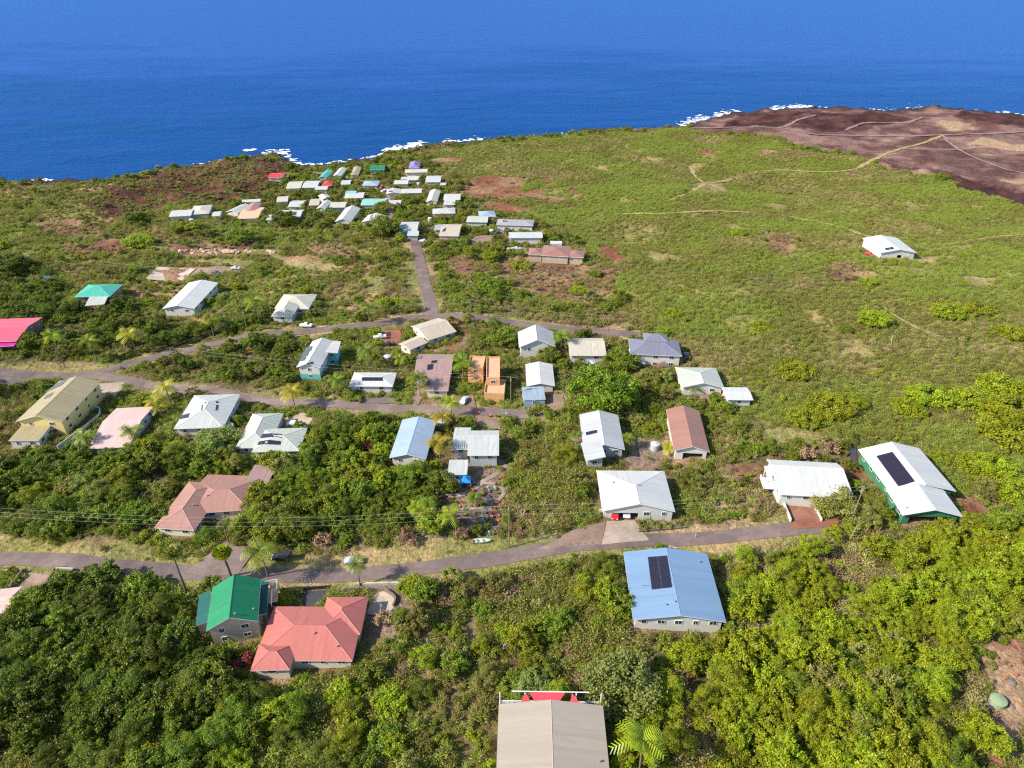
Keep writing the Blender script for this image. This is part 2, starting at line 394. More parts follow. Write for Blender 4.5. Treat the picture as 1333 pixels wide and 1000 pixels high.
GC = {  # ground: two soil or ground-cover colours mixed by noise
 0: ((0.14, 0.11, 0.05), (0.27, 0.175, 0.12)), HILL: ((0.115, 0.125, 0.030), (0.25, 0.21, 0.08)), FARL: ((0.18, 0.165, 0.055), (0.28, 0.165, 0.10)),
 LAVA: ((0.070, 0.028, 0.020), (0.115, 0.052, 0.032)), PURP: ((0.105, 0.050, 0.046), (0.20, 0.118, 0.104)), SAND: ((0.15, 0.085, 0.07), (0.33, 0.22, 0.14)),
 AA: ((0.050, 0.021, 0.021), (0.090, 0.038, 0.036)), RED: ((0.18, 0.068, 0.04), (0.26, 0.14, 0.09)), FIELD: ((0.17, 0.08, 0.058), (0.24, 0.165, 0.09)),
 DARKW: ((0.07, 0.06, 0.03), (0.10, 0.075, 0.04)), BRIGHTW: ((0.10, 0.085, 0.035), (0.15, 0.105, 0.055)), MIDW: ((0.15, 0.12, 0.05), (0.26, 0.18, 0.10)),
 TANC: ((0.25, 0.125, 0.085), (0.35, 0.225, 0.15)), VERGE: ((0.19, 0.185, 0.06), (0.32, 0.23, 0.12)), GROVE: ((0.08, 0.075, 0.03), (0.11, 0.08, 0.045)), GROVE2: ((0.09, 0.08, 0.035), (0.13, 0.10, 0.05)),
 PATCH: ((0.12, 0.12, 0.045), (0.20, 0.15, 0.08)), YARD: ((0.14, 0.10, 0.075), (0.22, 0.16, 0.125)), VILL: ((0.14, 0.12, 0.05), (0.25, 0.165, 0.11)),
}
# ------------------------------------------------------------------ roads, tracks and pads (draped sheets)
def spline(pts, step=2.0):
    p = np.array([q[:2] for q in pts]); out = []
    p = np.vstack([2 * p[0] - p[1], p, 2 * p[-1] - p[-2]])
    for i in range(1, len(p) - 2):
        L = np.linalg.norm(p[i + 1] - p[i]); k = max(2, int(L / step))
        for t in np.arange(k) / k:
            out.append(0.5 * ((2 * p[i]) + (p[i + 1] - p[i - 1]) * t + (2 * p[i - 1] - 5 * p[i] + 4 * p[i + 1] - p[i + 2]) * t * t + (3 * p[i] - p[i - 1] - 3 * p[i + 1] + p[i + 2]) * t ** 3))
    out.append(p[-2]); return np.array(out)
ROADS = {}
def road(name, px, width, mat, dz=0.10, step=1.5, jit=0.12, clear=0.6, shoulder=0):
    c = spline(P(px), step); ROADS.setdefault(name, []).append(c)
    d = np.gradient(c, axis=0); d /= np.linalg.norm(d, axis=1)[:, None] + 1e-9
    nn = np.stack([-d[:, 1], d[:, 0]], 1)
    K = 7; rows = []
    wj = width / 2 + jit * 2 * (fbm(np.arange(len(c)) * step, np.zeros(len(c)), 6, 3) - 0.5) * 2
    wk = width / 2 + jit * 2 * (fbm(np.arange(len(c)) * step, np.zeros(len(c)) + 77, 6, 3) - 0.5) * 2
    v = []; f = []
    for i in range(len(c)):
        for k in range(K):
            t = k / (K - 1); o = -wj[i] * (1 - t) + wk[i] * t
            x, y = c[i] + nn[i] * o
            v.append((x, y, float(G(x, y)) + dz + 0.05 * (1 - (2 * t - 1) ** 2)))
        L = c[i] - nn[i] * (wj[i] + clear); Rr = c[i] + nn[i] * (wk[i] + clear)
        if i:
            stamp(NOVEG, [L0, R0, Rr, L], True)
            stamp(NOTREE, [c[i-1] + (L0 - c[i-1]) * 1.6, c[i-1] + (R0 - c[i-1]) * 1.6, c[i] + (Rr - c[i]) * 1.6, c[i] + (L - c[i]) * 1.6], True)
        if i and shoulder:
            stamp(ZONE, [c[i-1] + (L0 - c[i-1]) * shoulder, c[i-1] + (R0 - c[i-1]) * shoulder, c[i] + (Rr - c[i]) * shoulder, c[i] + (L - c[i]) * shoulder], VERGE)
        L0, R0 = L, Rr
    for i in range(len(c) - 1):
        for k in range(K - 1): f.append((i * K + k, i * K + k + 1, (i + 1) * K + k + 1, (i + 1) * K + k))
    return tag(MB().add(v, f).build(name, mat), kind='structure')
def pad(name, px, mat, dz=0.07, kind='structure', clear=True):
    w_ = P(px)
    bm = bmesh.new()
    vs = [bm.verts.new((q[0], q[1], 0)) for q in w_]
    bm.faces.new(vs)
    bmesh.ops.triangulate(bm, faces=bm.faces[:])
    for _ in range(3): bmesh.ops.subdivide_edges(bm, edges=bm.edges[:], cuts=1, use_grid_fill=True)
    for v in bm.verts: v.co.z = float(G(v.co.x, v.co.y)) + dz
    me = bpy.data.meshes.new(name)
    for f in bm.faces:
        f.normal_update()
        if f.normal.z < 0: f.normal_flip()
    bm.to_mesh(me); bm.free(); me.materials.append(mat)
    if clear:
        stamp(NOVEG, w_, True); stamp(NOTREE, w_, True)
    return tag(link(name, me), kind=kind)
def roadmat(name, c1, c2):
    c1, c2 = [(c[0] * 0.92, c[1] * 0.88, c[2] * 0.82) for c in (c1, c2)]
    m, n, b = _new(name)
    g = n.nodes.new('ShaderNodeNewGeometry')
    t1 = noise_node(n, 0.25, 6, g.outputs['Position'], 0.7); t2 = noise_node(n, 3.0, 4, g.outputs['Position'], 0.6)
    r1 = ramp(n, t1.outputs[0], [(0.33, c1), (0.68, c2)])
    r2 = ramp(n, t2.outputs[0], [(0.3, (0.8, 0.8, 0.8)), (0.7, (1.15, 1.15, 1.15))])
    vo = n.nodes.new('ShaderNodeTexVoronoi'); vo.feature = 'DISTANCE_TO_EDGE'; vo.inputs['Scale'].default_value = 0.5
    va = n.nodes.new('ShaderNodeVectorMath'); va.operation = 'MULTIPLY_ADD'; va.inputs[1].default_value = (2.5, 2.5, 0); n.links.new(t1.outputs['Color'], va.inputs[0]); n.links.new(g.outputs['Position'], va.inputs[2]); n.links.new(va.outputs[0], vo.inputs['Vector'])
    vc = n.nodes.new('ShaderNodeTexVoronoi'); vc.inputs['Scale'].default_value = 0.16; n.links.new(g.outputs['Position'], vc.inputs['Vector'])
    ck = ramp(n, vo.outputs['Distance'], [(0.0, (0.84, 0.84, 0.84)), (0.03, (1, 1, 1))])
    sx = n.nodes.new('ShaderNodeSeparateXYZ'); n.links.new(vc.outputs['Color'], sx.inputs[0])
    pt = ramp(n, sx.outputs[0], [(0.0, (0.86, 0.86, 0.86)), (1.0, (1.12, 1.11, 1.1))])
    cc = mixc(n, mixc(n, r1.outputs[0], r2.outputs[0], 1.0, 'MULTIPLY'), ck.outputs[0], 1.0, 'MULTIPLY')
    n.links.new(mixc(n, cc, pt.outputs[0], 1.0, 'MULTIPLY'), b.inputs['Base Color'])
    b.inputs['Roughness'].default_value = 0.9; b.inputs['Specular IOR Level'].default_value = 0.2
    return m
ASPH = roadmat('old_asphalt', (0.125, 0.095, 0.095), (0.195, 0.15, 0.145))
ASPH2 = roadmat('patched_asphalt', (0.16, 0.12, 0.115), (0.23, 0.175, 0.165))
TRACK = roadmat('cinder_track', (0.19, 0.13, 0.125), (0.27, 0.20, 0.18))
GRASSTRK = roadmat('dry_grass_track', (0.26, 0.21, 0.09), (0.36, 0.28, 0.14))
DIRT = roadmat('cinder_dirt', (0.19, 0.13, 0.10), (0.28, 0.20, 0.16))
CONCD = roadmat('concrete_drive', (0.32, 0.25, 0.21), (0.44, 0.37, 0.32))
REDC = roadmat('red_cinder', (0.20, 0.075, 0.05), (0.27, 0.12, 0.085))
road('front_road', [(-160, 722), (0, 728), (60, 729), (130, 735), (200, 741), (250, 746), (330, 750), (400, 750), (470, 747), (540, 741), (620, 731), (700, 717), (780, 707), (860, 703), (940, 699), (1000, 692), (1050, 687), (1078, 683)], 4.4, ASPH, shoulder=1.7)
road('village_road', [(-160, 480), (0, 484), (60, 489), (120, 487), (160, 476), (200, 466), (250, 455), (300, 443), (360, 434), (430, 428), (480, 424), (530, 415), (570, 412), (620, 413), (680, 422), (740, 429), (800, 433), (835, 437)], 5.0, ASPH, shoulder=1.5)
road('side_road', [(110, 487), (150, 493), (200, 502), (260, 507), (330, 519), (400, 525), (480, 530), (540, 533), (600, 535), (660, 538), (690, 540)], 4.6, ASPH2, 0.13, shoulder=1.35)
road('shore_road', [(563, 412), (561, 396), (555, 376), (549, 350), (544, 330), (541, 318), (537, 310)], 5.2, ASPH, 0.16, shoulder=1.6)
road('village_lane', [(541, 314), (512, 296), (507, 275), (505, 255), (498, 243), (460, 235), (420, 226), (396, 224)], 3.6, TRACK, 0.15)
road('village_lane', [(541, 314), (600, 313), (640, 310), (655, 302), (650, 296)], 3.4, TRACK, 0.13)
road('lava_track', [(900, 167), (960, 166), (1016, 167), (1060, 175), (1130, 177), (1226, 176), (1333, 172), (1500, 168)], 3.4, TRACK, 0.35, 2, 0.7)
road('lava_track', [(1228, 176), (1200, 187), (1166, 196), (1140, 207), (1116, 220)], 3.4, GRASSTRK, 0.35, 2, 0.7)
road('lava_track', [(1226, 176), (1238, 188), (1268, 205), (1304, 219), (1333, 226), (1450, 250)], 3.4, TRACK, 0.35, 2, 0.7)
road('lava_track', [(1020, 166), (1040, 156), (1062, 150)], 3.4, TRACK, 0.35, 2, 0.7)
road('lava_track', [(1100, 170), (1130, 160), (1180, 160), (1200, 153)], 3.4, TRACK, 0.35, 2, 0.7)
road('lava_track', [(1160, 195), (1240, 195), (1270, 193)], 3.4, TRACK, 0.35, 2, 0.7)
road('grass_track', [(1116, 220), (1080, 224), (1020, 222), (980, 225)], 2.5, GRASSTRK, 0.3, 3, 0.6, 0.0)
road('grass_track', [(800, 279), (870, 278), (940, 275), (1010, 280), (1080, 292), (1120, 305), (1140, 310)], 3.0, GRASSTRK, 0.25, 3, 0.8, 0.0)
road('grass_track', [(870, 262), (900, 250), (920, 240), (945, 250)], 3.5, GRASSTRK, 0.25, 3, 0.9, 0.0)
road('grass_track', [(898, 216), (905, 230), (920, 238), (960, 232)], 3.0, GRASSTRK, 0.25, 3, 0.9, 0.0)
road('grass_track', [(1150, 400), (1170, 415), (1195, 428), (1230, 440)], 1.6, GRASSTRK, 0.2, 3, 0.6, 0.0)
road('grass_track', [(1180, 315), (1230, 318), (1300, 308), (1400, 300)], 2.4, GRASSTRK, 0.2, 3, 0.7, 0.0)
pad('concrete_driveway', [(783, 710), (845, 704), (826, 678), (790, 679)], CONCD, 0.19)
pad('gravel_yard', [(700, 716), (783, 709), (789, 680), (765, 684), (742, 692)], DIRT, 0.15)
pad('entry_apron', [(838, 723), (884, 714), (872, 711), (846, 714)], CONCD, 0.2)
pad('brick_driveway', [(1035, 683), (1070, 678), (1058, 656), (1023, 658)], roadmat('brown_brick', (0.22, 0.10, 0.07), (0.30, 0.15, 0.11)), 0.2)
pad('road_end', [(1030, 690), (1090, 684), (1095, 676), (1050, 676), (1028, 682)], REDC, 0.22)
pad('cinder_yard', [(242, 745), (270, 752), (310, 748), (330, 720), (290, 705), (270, 725)], ASPH2, 0.2)
pad('cinder_yard', [(300, 686), (318, 688), (316, 664), (290, 665), (270, 692)], DIRT, 0.2)
pad('round_patio', [(478, 800), (484, 776), (498, 770), (508, 771), (515, 777), (515, 788), (508, 797), (496, 803)], CONCD, 0.12)
pad('sunken_drive', [(390, 770), (430, 768), (430, 777), (408, 790), (392, 790)], simple('dark_asphalt', (0.05, 0.05, 0.055), 0.8), 0.2)  # drive surface in one even near-black tone
pad('carport_yard', [(910, 523), (944, 521), (942, 508), (912, 510)], DIRT, 0.2)
pad('shed_drive', [(716, 535), (736, 536), (733, 514), (717, 514)], DIRT, 0.2)
pad('garden_drive', [(617, 540), (650, 548), (652, 560), (625, 556)], DIRT, 0.22)
pad('concrete_court', [(130, 500), (162, 498), (160, 506), (150, 520), (128, 516)], CONCD, 0.2)
pad('round_drive', [(370, 545), (395, 537), (407, 546), (402, 556), (385, 566), (372, 556)], CONCD, 0.2)
pad('gravel_yard', [(470, 518), (510, 517), (520, 525), (470, 526)], ASPH, 0.2)
pad('gravel_yard', [(530, 524), (545, 506), (556, 506), (545, 527)], DIRT, 0.2)
pad('gravel_yard', [(605, 530), (620, 531), (616, 515), (604, 514)], DIRT, 0.22)
pad('cinder_yard', [(495, 452), (527, 444), (520, 430), (500, 430)], REDC, 0.2)
pad('cinder_yard', [(240, 360), (312, 356), (300, 347), (256, 348)], DIRT, 0.2)
pad('cinder_yard', [(610, 318), (640, 316), (640, 306), (618, 308)], DIRT, 0.22)
pad('cinder_yard', [(655, 330), (688, 332), (685, 322), (660, 322)], DIRT, 0.22)
pad('red_court', [(-10, 775), (12, 778), (60, 775), (72, 748), (30, 745), (20, 768)], DIRT, 0.2)
pad('dark_drive', [(0, 500), (25, 505), (40, 495), (0, 490)], ASPH, 0.2)
pad('solar_yard', [(1104, 582), (1114, 578), (1116, 610), (1108, 608)], simple('black_sheet', (0.05, 0.045, 0.055), 0.7), 0.25)
# ------------------------------------------------------------------ ground: one sheet to the shore and under the sea
ny, nx = 560, 440
ys = -75 + (1180) * (np.linspace(0, 1, ny) ** 1.55)
s = np.linspace(-1, 1, nx)
V = np.zeros((ny, nx, 3))
for j, y in enumerate(ys):
    V[j, :, 0] = s * (0.86 * (y + 75) + 150); V[j, :, 1] = y
V[..., 2] = G(V[..., 0], V[..., 1])
# outcrops of rough lava, ledges and hummocks; smoothed away under roads, yards and buildings
def soft(mask, k=7):
    q_ = mask.astype(float)
    for ax_ in (0, 1):
        for _ in range(2): q_ = np.apply_along_axis(lambda q: np.convolve(q, np.ones(k) / k, mode='same'), ax_, q_)
    return q_
SMOOTH_ = np.clip(1 - 1.6 * soft(NOVEG | (ZONE == SAND) | (ZONE == VERGE)), 0, 1)
R_AA, R_PU, R_FA, R_HI = [soft(np.isin(ZONE, z_)) for z_ in ([AA, LAVA], [PURP], [FARL, FIELD], [HILL, PATCH])]
def relief(x, y):
    near = sstep(120, 220, y)
    return look(SMOOTH_, x, y) * near * (look(R_AA, x, y) * ((fbm(x, y, 10, 4) - 0.5) * 8.0) + look(R_PU, x, y) * (fbm(x, y, 14, 4) - 0.5) * 6.0
        + look(R_FA, x, y) * (np.abs(fbm(x * 0.55 + y * 0.2, y, 13, 3) - 0.5) * -9.0 + 1.0) + look(R_HI, x, y) * ((fbm(x, y, 30, 3) - 0.5) * 5.0))
dc = coast_y(V[..., 0]) - V[..., 1]
shore = sstep(-6, 0, dc) * (1 - sstep(8, 20, dc))
V[..., 2] += relief(V[..., 0], V[..., 1]) * sstep(3, 14, dc)
V[..., 2] += shore * (fbm(V[..., 0], V[..., 1], 7, 3) - 0.42) * 7.0
me = bpy.data.meshes.new('ground')
idx = np.arange(ny * nx).reshape(ny, nx)
F = np.stack([idx[:-1, :-1], idx[:-1, 1:], idx[1:, 1:], idx[1:, :-1]], -1).reshape(-1, 4)
me.from_pydata(V.reshape(-1, 3).tolist(), [], F.tolist())
X, Y = V[..., 0].ravel(), V[..., 1].ravel()
wx = X + (fbm(X, Y, 14, 4) - 0.5) * 22 * sstep(60, 250, Y) + (fbm(X + 90, Y, 5, 3) - 0.5) * 3
wy = Y + (fbm(X + 50, Y + 70, 14, 4) - 0.5) * 22 * sstep(60, 250, Y) + (fbm(X, Y + 90, 5, 3) - 0.5) * 3
zid = look(ZONE, wx, wy)
ca = np.array([GC[k][0] for k in range(19)]); cb = np.array([GC[k][1] for k in range(19)])
mixv = sstep(0.38, 0.66, fbm(X, Y, 18, 5))[:, None]
colr = ca[zid] * (1 - mixv) + cb[zid] * mixv
lv_ = np.isin(zid, [AA, PURP, LAVA])[:, None]
colr = np.where(lv_, colr * (0.55 + 0.9 * fbm(X + 11, Y * 1.6, 11, 4))[:, None], colr)
dcv = coast_y(X) - Y
rock = (sstep(22, 8, dcv + (fbm(X, Y, 12, 3) - 0.5) * 22))[:, None]
colr = colr * (1 - rock) + np.array([0.05, 0.032, 0.03]) * rock
at_ = me.color_attributes.new('cover', 'FLOAT_COLOR', 'POINT')
at_.data.foreach_set('color', np.concatenate([colr, np.ones((len(colr), 1))], 1).astype(np.float32).ravel())
me.polygons.foreach_set('use_smooth', [True] * len(me.polygons))
m, n, b = _new('ground_cover')
a = n.nodes.new('ShaderNodeAttribute'); a.attribute_name = 'cover'
g = n.nodes.new('ShaderNodeNewGeometry')
t1 = noise_node(n, 0.9, 8, g.outputs['Position'], 0.7); t2 = noise_node(n, 0.12, 6, g.outputs['Position'], 0.65)
r1 = ramp(n, t1.outputs[0], [(0.3, (0.45, 0.45, 0.45)), (0.7, (1.45, 1.4, 1.35))])
r2 = ramp(n, t2.outputs[0], [(0.3, (0.72, 0.78, 0.7)), (0.7, (1.25, 1.2, 1.2))])
c = mixc(n, a.outputs[0], r1.outputs[0], 1.0, 'MULTIPLY'); c = mixc(n, c, r2.outputs[0], 1.0, 'MULTIPLY')
n.links.new(c, b.inputs['Base Color']); b.inputs['Roughness'].default_value = 0.95; b.inputs['Specular IOR Level'].default_value = 0.1
bp = n.nodes.new('ShaderNodeBump'); bp.inputs['Strength'].default_value = 0.8; bp.inputs['Distance'].default_value = 0.8
n.links.new(t1.outputs[0], bp.inputs['Height'])
bq = n.nodes.new('ShaderNodeBump'); bq.inputs['Strength'].default_value = 0.8; bq.inputs['Distance'].default_value = 3.0
n.links.new(t2.outputs[0], bq.inputs['Height']); n.links.new(bp.outputs[0], bq.inputs['Normal']); n.links.new(bq.outputs[0], b.inputs['Normal'])
me.materials.append(m)
tag(link('ground', me), kind='structure')

# ------------------------------------------------------------------ sea
m, n, b = _new('sea_water')
g = n.nodes.new('ShaderNodeNewGeometry')
sp = n.nodes.new('ShaderNodeSeparateXYZ'); n.links.new(g.outputs['Position'], sp.inputs[0])
mr = n.nodes.new('ShaderNodeMapRange'); n.links.new(sp.outputs[1], mr.inputs[0]); mr.inputs[1].default_value = 620; mr.inputs[2].default_value = 2100
mq = n.nodes.new('ShaderNodeMapping'); mq.inputs['Scale'].default_value = (0.35, 1.0, 1.0); mq.inputs['Rotation'].default_value = (0, 0, R(-10)); n.links.new(g.outputs['Position'], mq.inputs[0])
tb = noise_node(n, 0.006, 7, mq.outputs[0], 0.68)
ad = n.nodes.new('ShaderNodeMath'); ad.operation = 'MULTIPLY_ADD'; n.links.new(tb.outputs[0], ad.inputs[0]); ad.inputs[1].default_value = 1.05
n.links.new(mr.outputs[0], ad.inputs[2])
rr = ramp(n, ad.outputs[0], [(0.26, (0.0006, 0.050, 0.132)), (0.46, (0.0006, 0.035, 0.152)), (0.75, (0.004, 0.040, 0.185)), (1.0, (0.014, 0.058, 0.235))])
mp = n.nodes.new('ShaderNodeMapping'); mp.inputs['Scale'].default_value = (0.5, 1.0, 1.0); mp.inputs['Rotation'].default_value = (0, 0, R(-14))
n.links.new(g.outputs['Position'], mp.inputs[0])
w1 = noise_node(n, 0.20, 6, mp.outputs[0], 0.66); w2 = noise_node(n, 0.03, 3, mp.outputs[0], 0.5)
sm = n.nodes.new('ShaderNodeMath'); sm.operation = 'MULTIPLY_ADD'; n.links.new(w2.outputs[0], sm.inputs[0]); sm.inputs[1].default_value = 2.5
n.links.new(w1.outputs[0], sm.inputs[2])
bp = n.nodes.new('ShaderNodeBump'); bp.inputs['Strength'].default_value = 0.8; bp.inputs['Distance'].default_value = 1.8
n.links.new(sm.outputs[0], bp.inputs['Height'])
df = n.nodes.new('ShaderNodeBsdfDiffuse'); n.links.new(rr.outputs[0], df.inputs['Color']); n.links.new(bp.outputs[0], df.inputs['Normal'])
gl_ = n.nodes.new('ShaderNodeBsdfGlossy'); gl_.inputs['Roughness'].default_value = 0.25; gl_.inputs['Color'].default_value = (0.40, 0.75, 1.0, 1); n.links.new(bp.outputs[0], gl_.inputs['Normal'])
fr = n.nodes.new('ShaderNodeFresnel'); fr.inputs['IOR'].default_value = 1.33; n.links.new(bp.outputs[0], fr.inputs['Normal'])
fm = n.nodes.new('ShaderNodeMath'); fm.operation = 'MULTIPLY'; fm.inputs[1].default_value = 0.22; n.links.new(fr.outputs[0], fm.inputs[0])
mx = n.nodes.new('ShaderNodeMixShader'); n.links.new(fm.outputs[0], mx.inputs[0]); n.links.new(df.outputs[0], mx.inputs[1]); n.links.new(gl_.outputs[0], mx.inputs[2])
n.links.new(mx.outputs[0], n.nodes['Material Output'].inputs[0])
me = bpy.data.meshes.new('sea')
me.from_pydata([(-60000, 250, 0), (60000, 250, 0), (60000, 70000, 0), (-60000, 70000, 0)], [], [(0, 1, 2, 3)])
me.materials.append(m)
tag(link('sea', me), kind='structure')

# surf: irregular flat flecks of foam along the rocks
FOAM = simple('sea_foam', (0.80, 0.82, 0.83), 0.7, 0.08, 0.6)
mb = MB()
def foam(px0, px1, n_, spread, size, off=0.0, push=0.0):
    a = plane_at(*px0, 0.0); c = plane_at(*px1, 0.0)
    for _ in range(n_):
        t = random.random(); x = a[0] + (c[0] - a[0]) * t; y = a[1] + (c[1] - a[1]) * t
        x += random.gauss(0, 1.2); y = y + off + abs(random.gauss(0, spread)) if off >= 0 else coast_y(x) + 2.0 + push + abs(random.gauss(0, spread))
        k = random.randint(6, 9); r = size * random.uniform(0.35, 1.0); sx = random.uniform(1.0, 2.6)
        v = [(x + sx * r * math.cos(q * 6.283 / k) * random.uniform(0.6, 1.2), y + r * math.sin(q * 6.283 / k) * random.uniform(0.6, 1.2), 0.25 + 0.3 * random.random()) for q in range(k)]
        mb.add(v, [tuple(range(k))])
for a_, c_, n_, sp_, sz_ in ((q[0], q[1], int(q[2] * 0.36), q[3] * 1.2, q[4] * 0.75) for q in (((36, 238), (64, 238), 90, 3.5, 1.6), ((335, 206), (375, 206), 190, 7, 1.8), ((372, 212), (388, 215), 60, 4, 1.6),
                        ((385, 219), (500, 208), 260, 3, 1.5), ((496, 202), (548, 196), 380, 8, 2.2), ((574, 188), (630, 187), 200, 5, 1.8),
                        ((640, 186), (770, 173), 110, 4, 1.2), ((885, 166), (930, 158), 260, 9, 2.4), ((930, 154), (965, 149), 160, 8, 2.4),
                        ((1010, 145), (1062, 141), 300, 8, 2.8), ((1062, 142), (1330, 152), 260, 6, 1.6), ((1315, 152), (1400, 155), 140, 8, 2.4), ((240, 220), (335, 208), 60, 3, 1.2))):
    foam(a_, c_, n_, sp_, sz_, -1, 9.0 if 380 < a_[0] < 640 else 4.0)
for q in ((190, 226, 26, 2.0), (322, 197, 20, 1.6), (507, 197, 70, 2.4), (540, 192, 50, 1.5), (905, 163, 30, 2.0), (945, 153, 40, 2.0)):
    foam((q[0] - 5, q[1]), (q[0] + 5, q[1]), q[2], 3, q[3], 0.0)
tag(mb.build('surf_foam', FOAM), kind='stuff')

# ------------------------------------------------------------------ houses
HRECTS = []
LMARK = {}
def fit(c, eave, sub=None):
    m = np.mean(np.array(c, float), 0)
    p = at(m[0], m[1]); z = float(G(p[0], p[1])) + eave
    for _ in range(4):
        q = np.array([plane_at(px, py, z)[:2] for px, py in c]); ce = q.mean(0); z = float(G(ce[0], ce[1])) + eave
    u = ((q[1] - q[0]) + (q[2] - q[3])) / 2; v = ((q[3] - q[0]) + (q[2] - q[1])) / 2
    a, b = np.linalg.norm(u) / 2, np.linalg.norm(v) / 2
    wu, wv = a, b
    d = (u / (2 * a)) * wu + np.array([v[1], -v[0]]) / (2 * b) * wv
    return ce[0], ce[1], math.atan2(d[1], d[0]), a, b, z
def mk_zr(t, a, b, h, ox):
    if t == 'gv': return lambda u, v: h * (1 - abs(u - ox) / (a + ox if u < ox else a - ox))
    if t == 'gu': return lambda u, v: h * (1 - abs(v - ox) / (b + ox if v < ox else b - ox))
    k = min(a, b)
    if t == 'hip': return lambda u, v: h * min(1, (a - abs(u)) / k, (b - abs(v)) / k)
    if t == 'hf': return lambda u, v: h * min(1 - abs(u) / a, (b - v) / a)
    if t == 'hn': return lambda u, v: h * min(1 - abs(u) / a, (b + v) / a)
    if t == 'sn': return lambda u, v: h * (v + b) / (2 * b)
    if t == 'sf': return lambda u, v: h * (b - v) / (2 * b)
    if t == 'sl': return lambda u, v: h * (u + a) / (2 * a)
    if t == 'sr': return lambda u, v: h * (a - u) / (2 * a)
    return lambda u, v: 0.0
def roof_top(t, a, b, h, ox):
    C = [(-a, -b, 0), (a, -b, 0), (a, b, 0), (-a, b, 0)]
    if t == 'gv': return C + [(ox, -b, h), (ox, b, h)], [(0, 4, 5, 3), (4, 1, 2, 5)], [(4, 5)]
    if t == 'gu': return C + [(-a, ox, h), (a, ox, h)], [(0, 1, 5, 4), (4, 5, 2, 3)], [(4, 5)]
    if t == 'hip':
        if a > b + 0.05: return C + [(-a + b, 0, h), (a - b, 0, h)], [(0, 1, 5, 4), (4, 5, 2, 3), (0, 4, 3), (1, 2, 5)], [(4, 5), (0, 4), (3, 4), (1, 5), (2, 5)]
        if b > a + 0.05: return C + [(0, -b + a, h), (0, b - a, h)], [(0, 4, 5, 3), (1, 2, 5, 4), (0, 1, 4), (2, 3, 5)], [(4, 5), (0, 4), (1, 4), (2, 5), (3, 5)]
        return C + [(0, 0, h)], [(0, 1, 4), (1, 2, 4), (2, 3, 4), (3, 0, 4)], [(0, 4), (1, 4), (2, 4), (3, 4)]
    if t == 'hf': return C + [(0, -b, h), (0, b - a, h)], [(0, 4, 5, 3), (4, 1, 2, 5), (2, 3, 5)], [(4, 5), (2, 5), (3, 5)]
    if t == 'hn': return C + [(0, -b + a, h), (0, b, h)], [(0, 4, 5, 3), (4, 1, 2, 5), (0, 1, 4)], [(4, 5), (0, 4), (1, 4)]
    z = mk_zr(t, a, b, h, ox)
    return [(x, y, z(x, y)) for x, y, _ in C], [(0, 1, 2, 3)], []
_shared = {}
def win_data(w_, h_):
    k = (round(w_, 1), round(h_, 1))
    if k not in _shared:
        mb = MB(); t = 0.09
        for c, d in (((0, 0, h_ / 2), (w_ + t, 0.11, t)), ((0, 0, -h_ / 2), (w_ + t, 0.11, t)), ((-w_ / 2, 0, 0), (t, 0.11, h_ - t)), ((w_ / 2, 0, 0), (t, 0.11, h_ - t)), ((0, 0, 0), (0.05, 0.09, h_ - t))):
            mb.box(c, d)
        _shared[k] = (mb.data('window', WHITE), MB().box((0, 0.02, 0), (w_ - t, 0.03, h_ - t)).data('pane', GLASS))
    return _shared[k]
def post_data(h_, r=0.09, mat=None):
    k = ('post', round(h_, 1), r, mat.name if mat else '')
    if k not in _shared: _shared[k] = MB().box((0, 0, 0), (r * 2, r * 2, round(h_, 1))).data('post', mat or WHITE)
    return _shared[k]
def B(c, t, e, r, rf, wl, **k): return dict(c=c, t=t, e=e, r=r, rf=rf, wl=wl, **k)
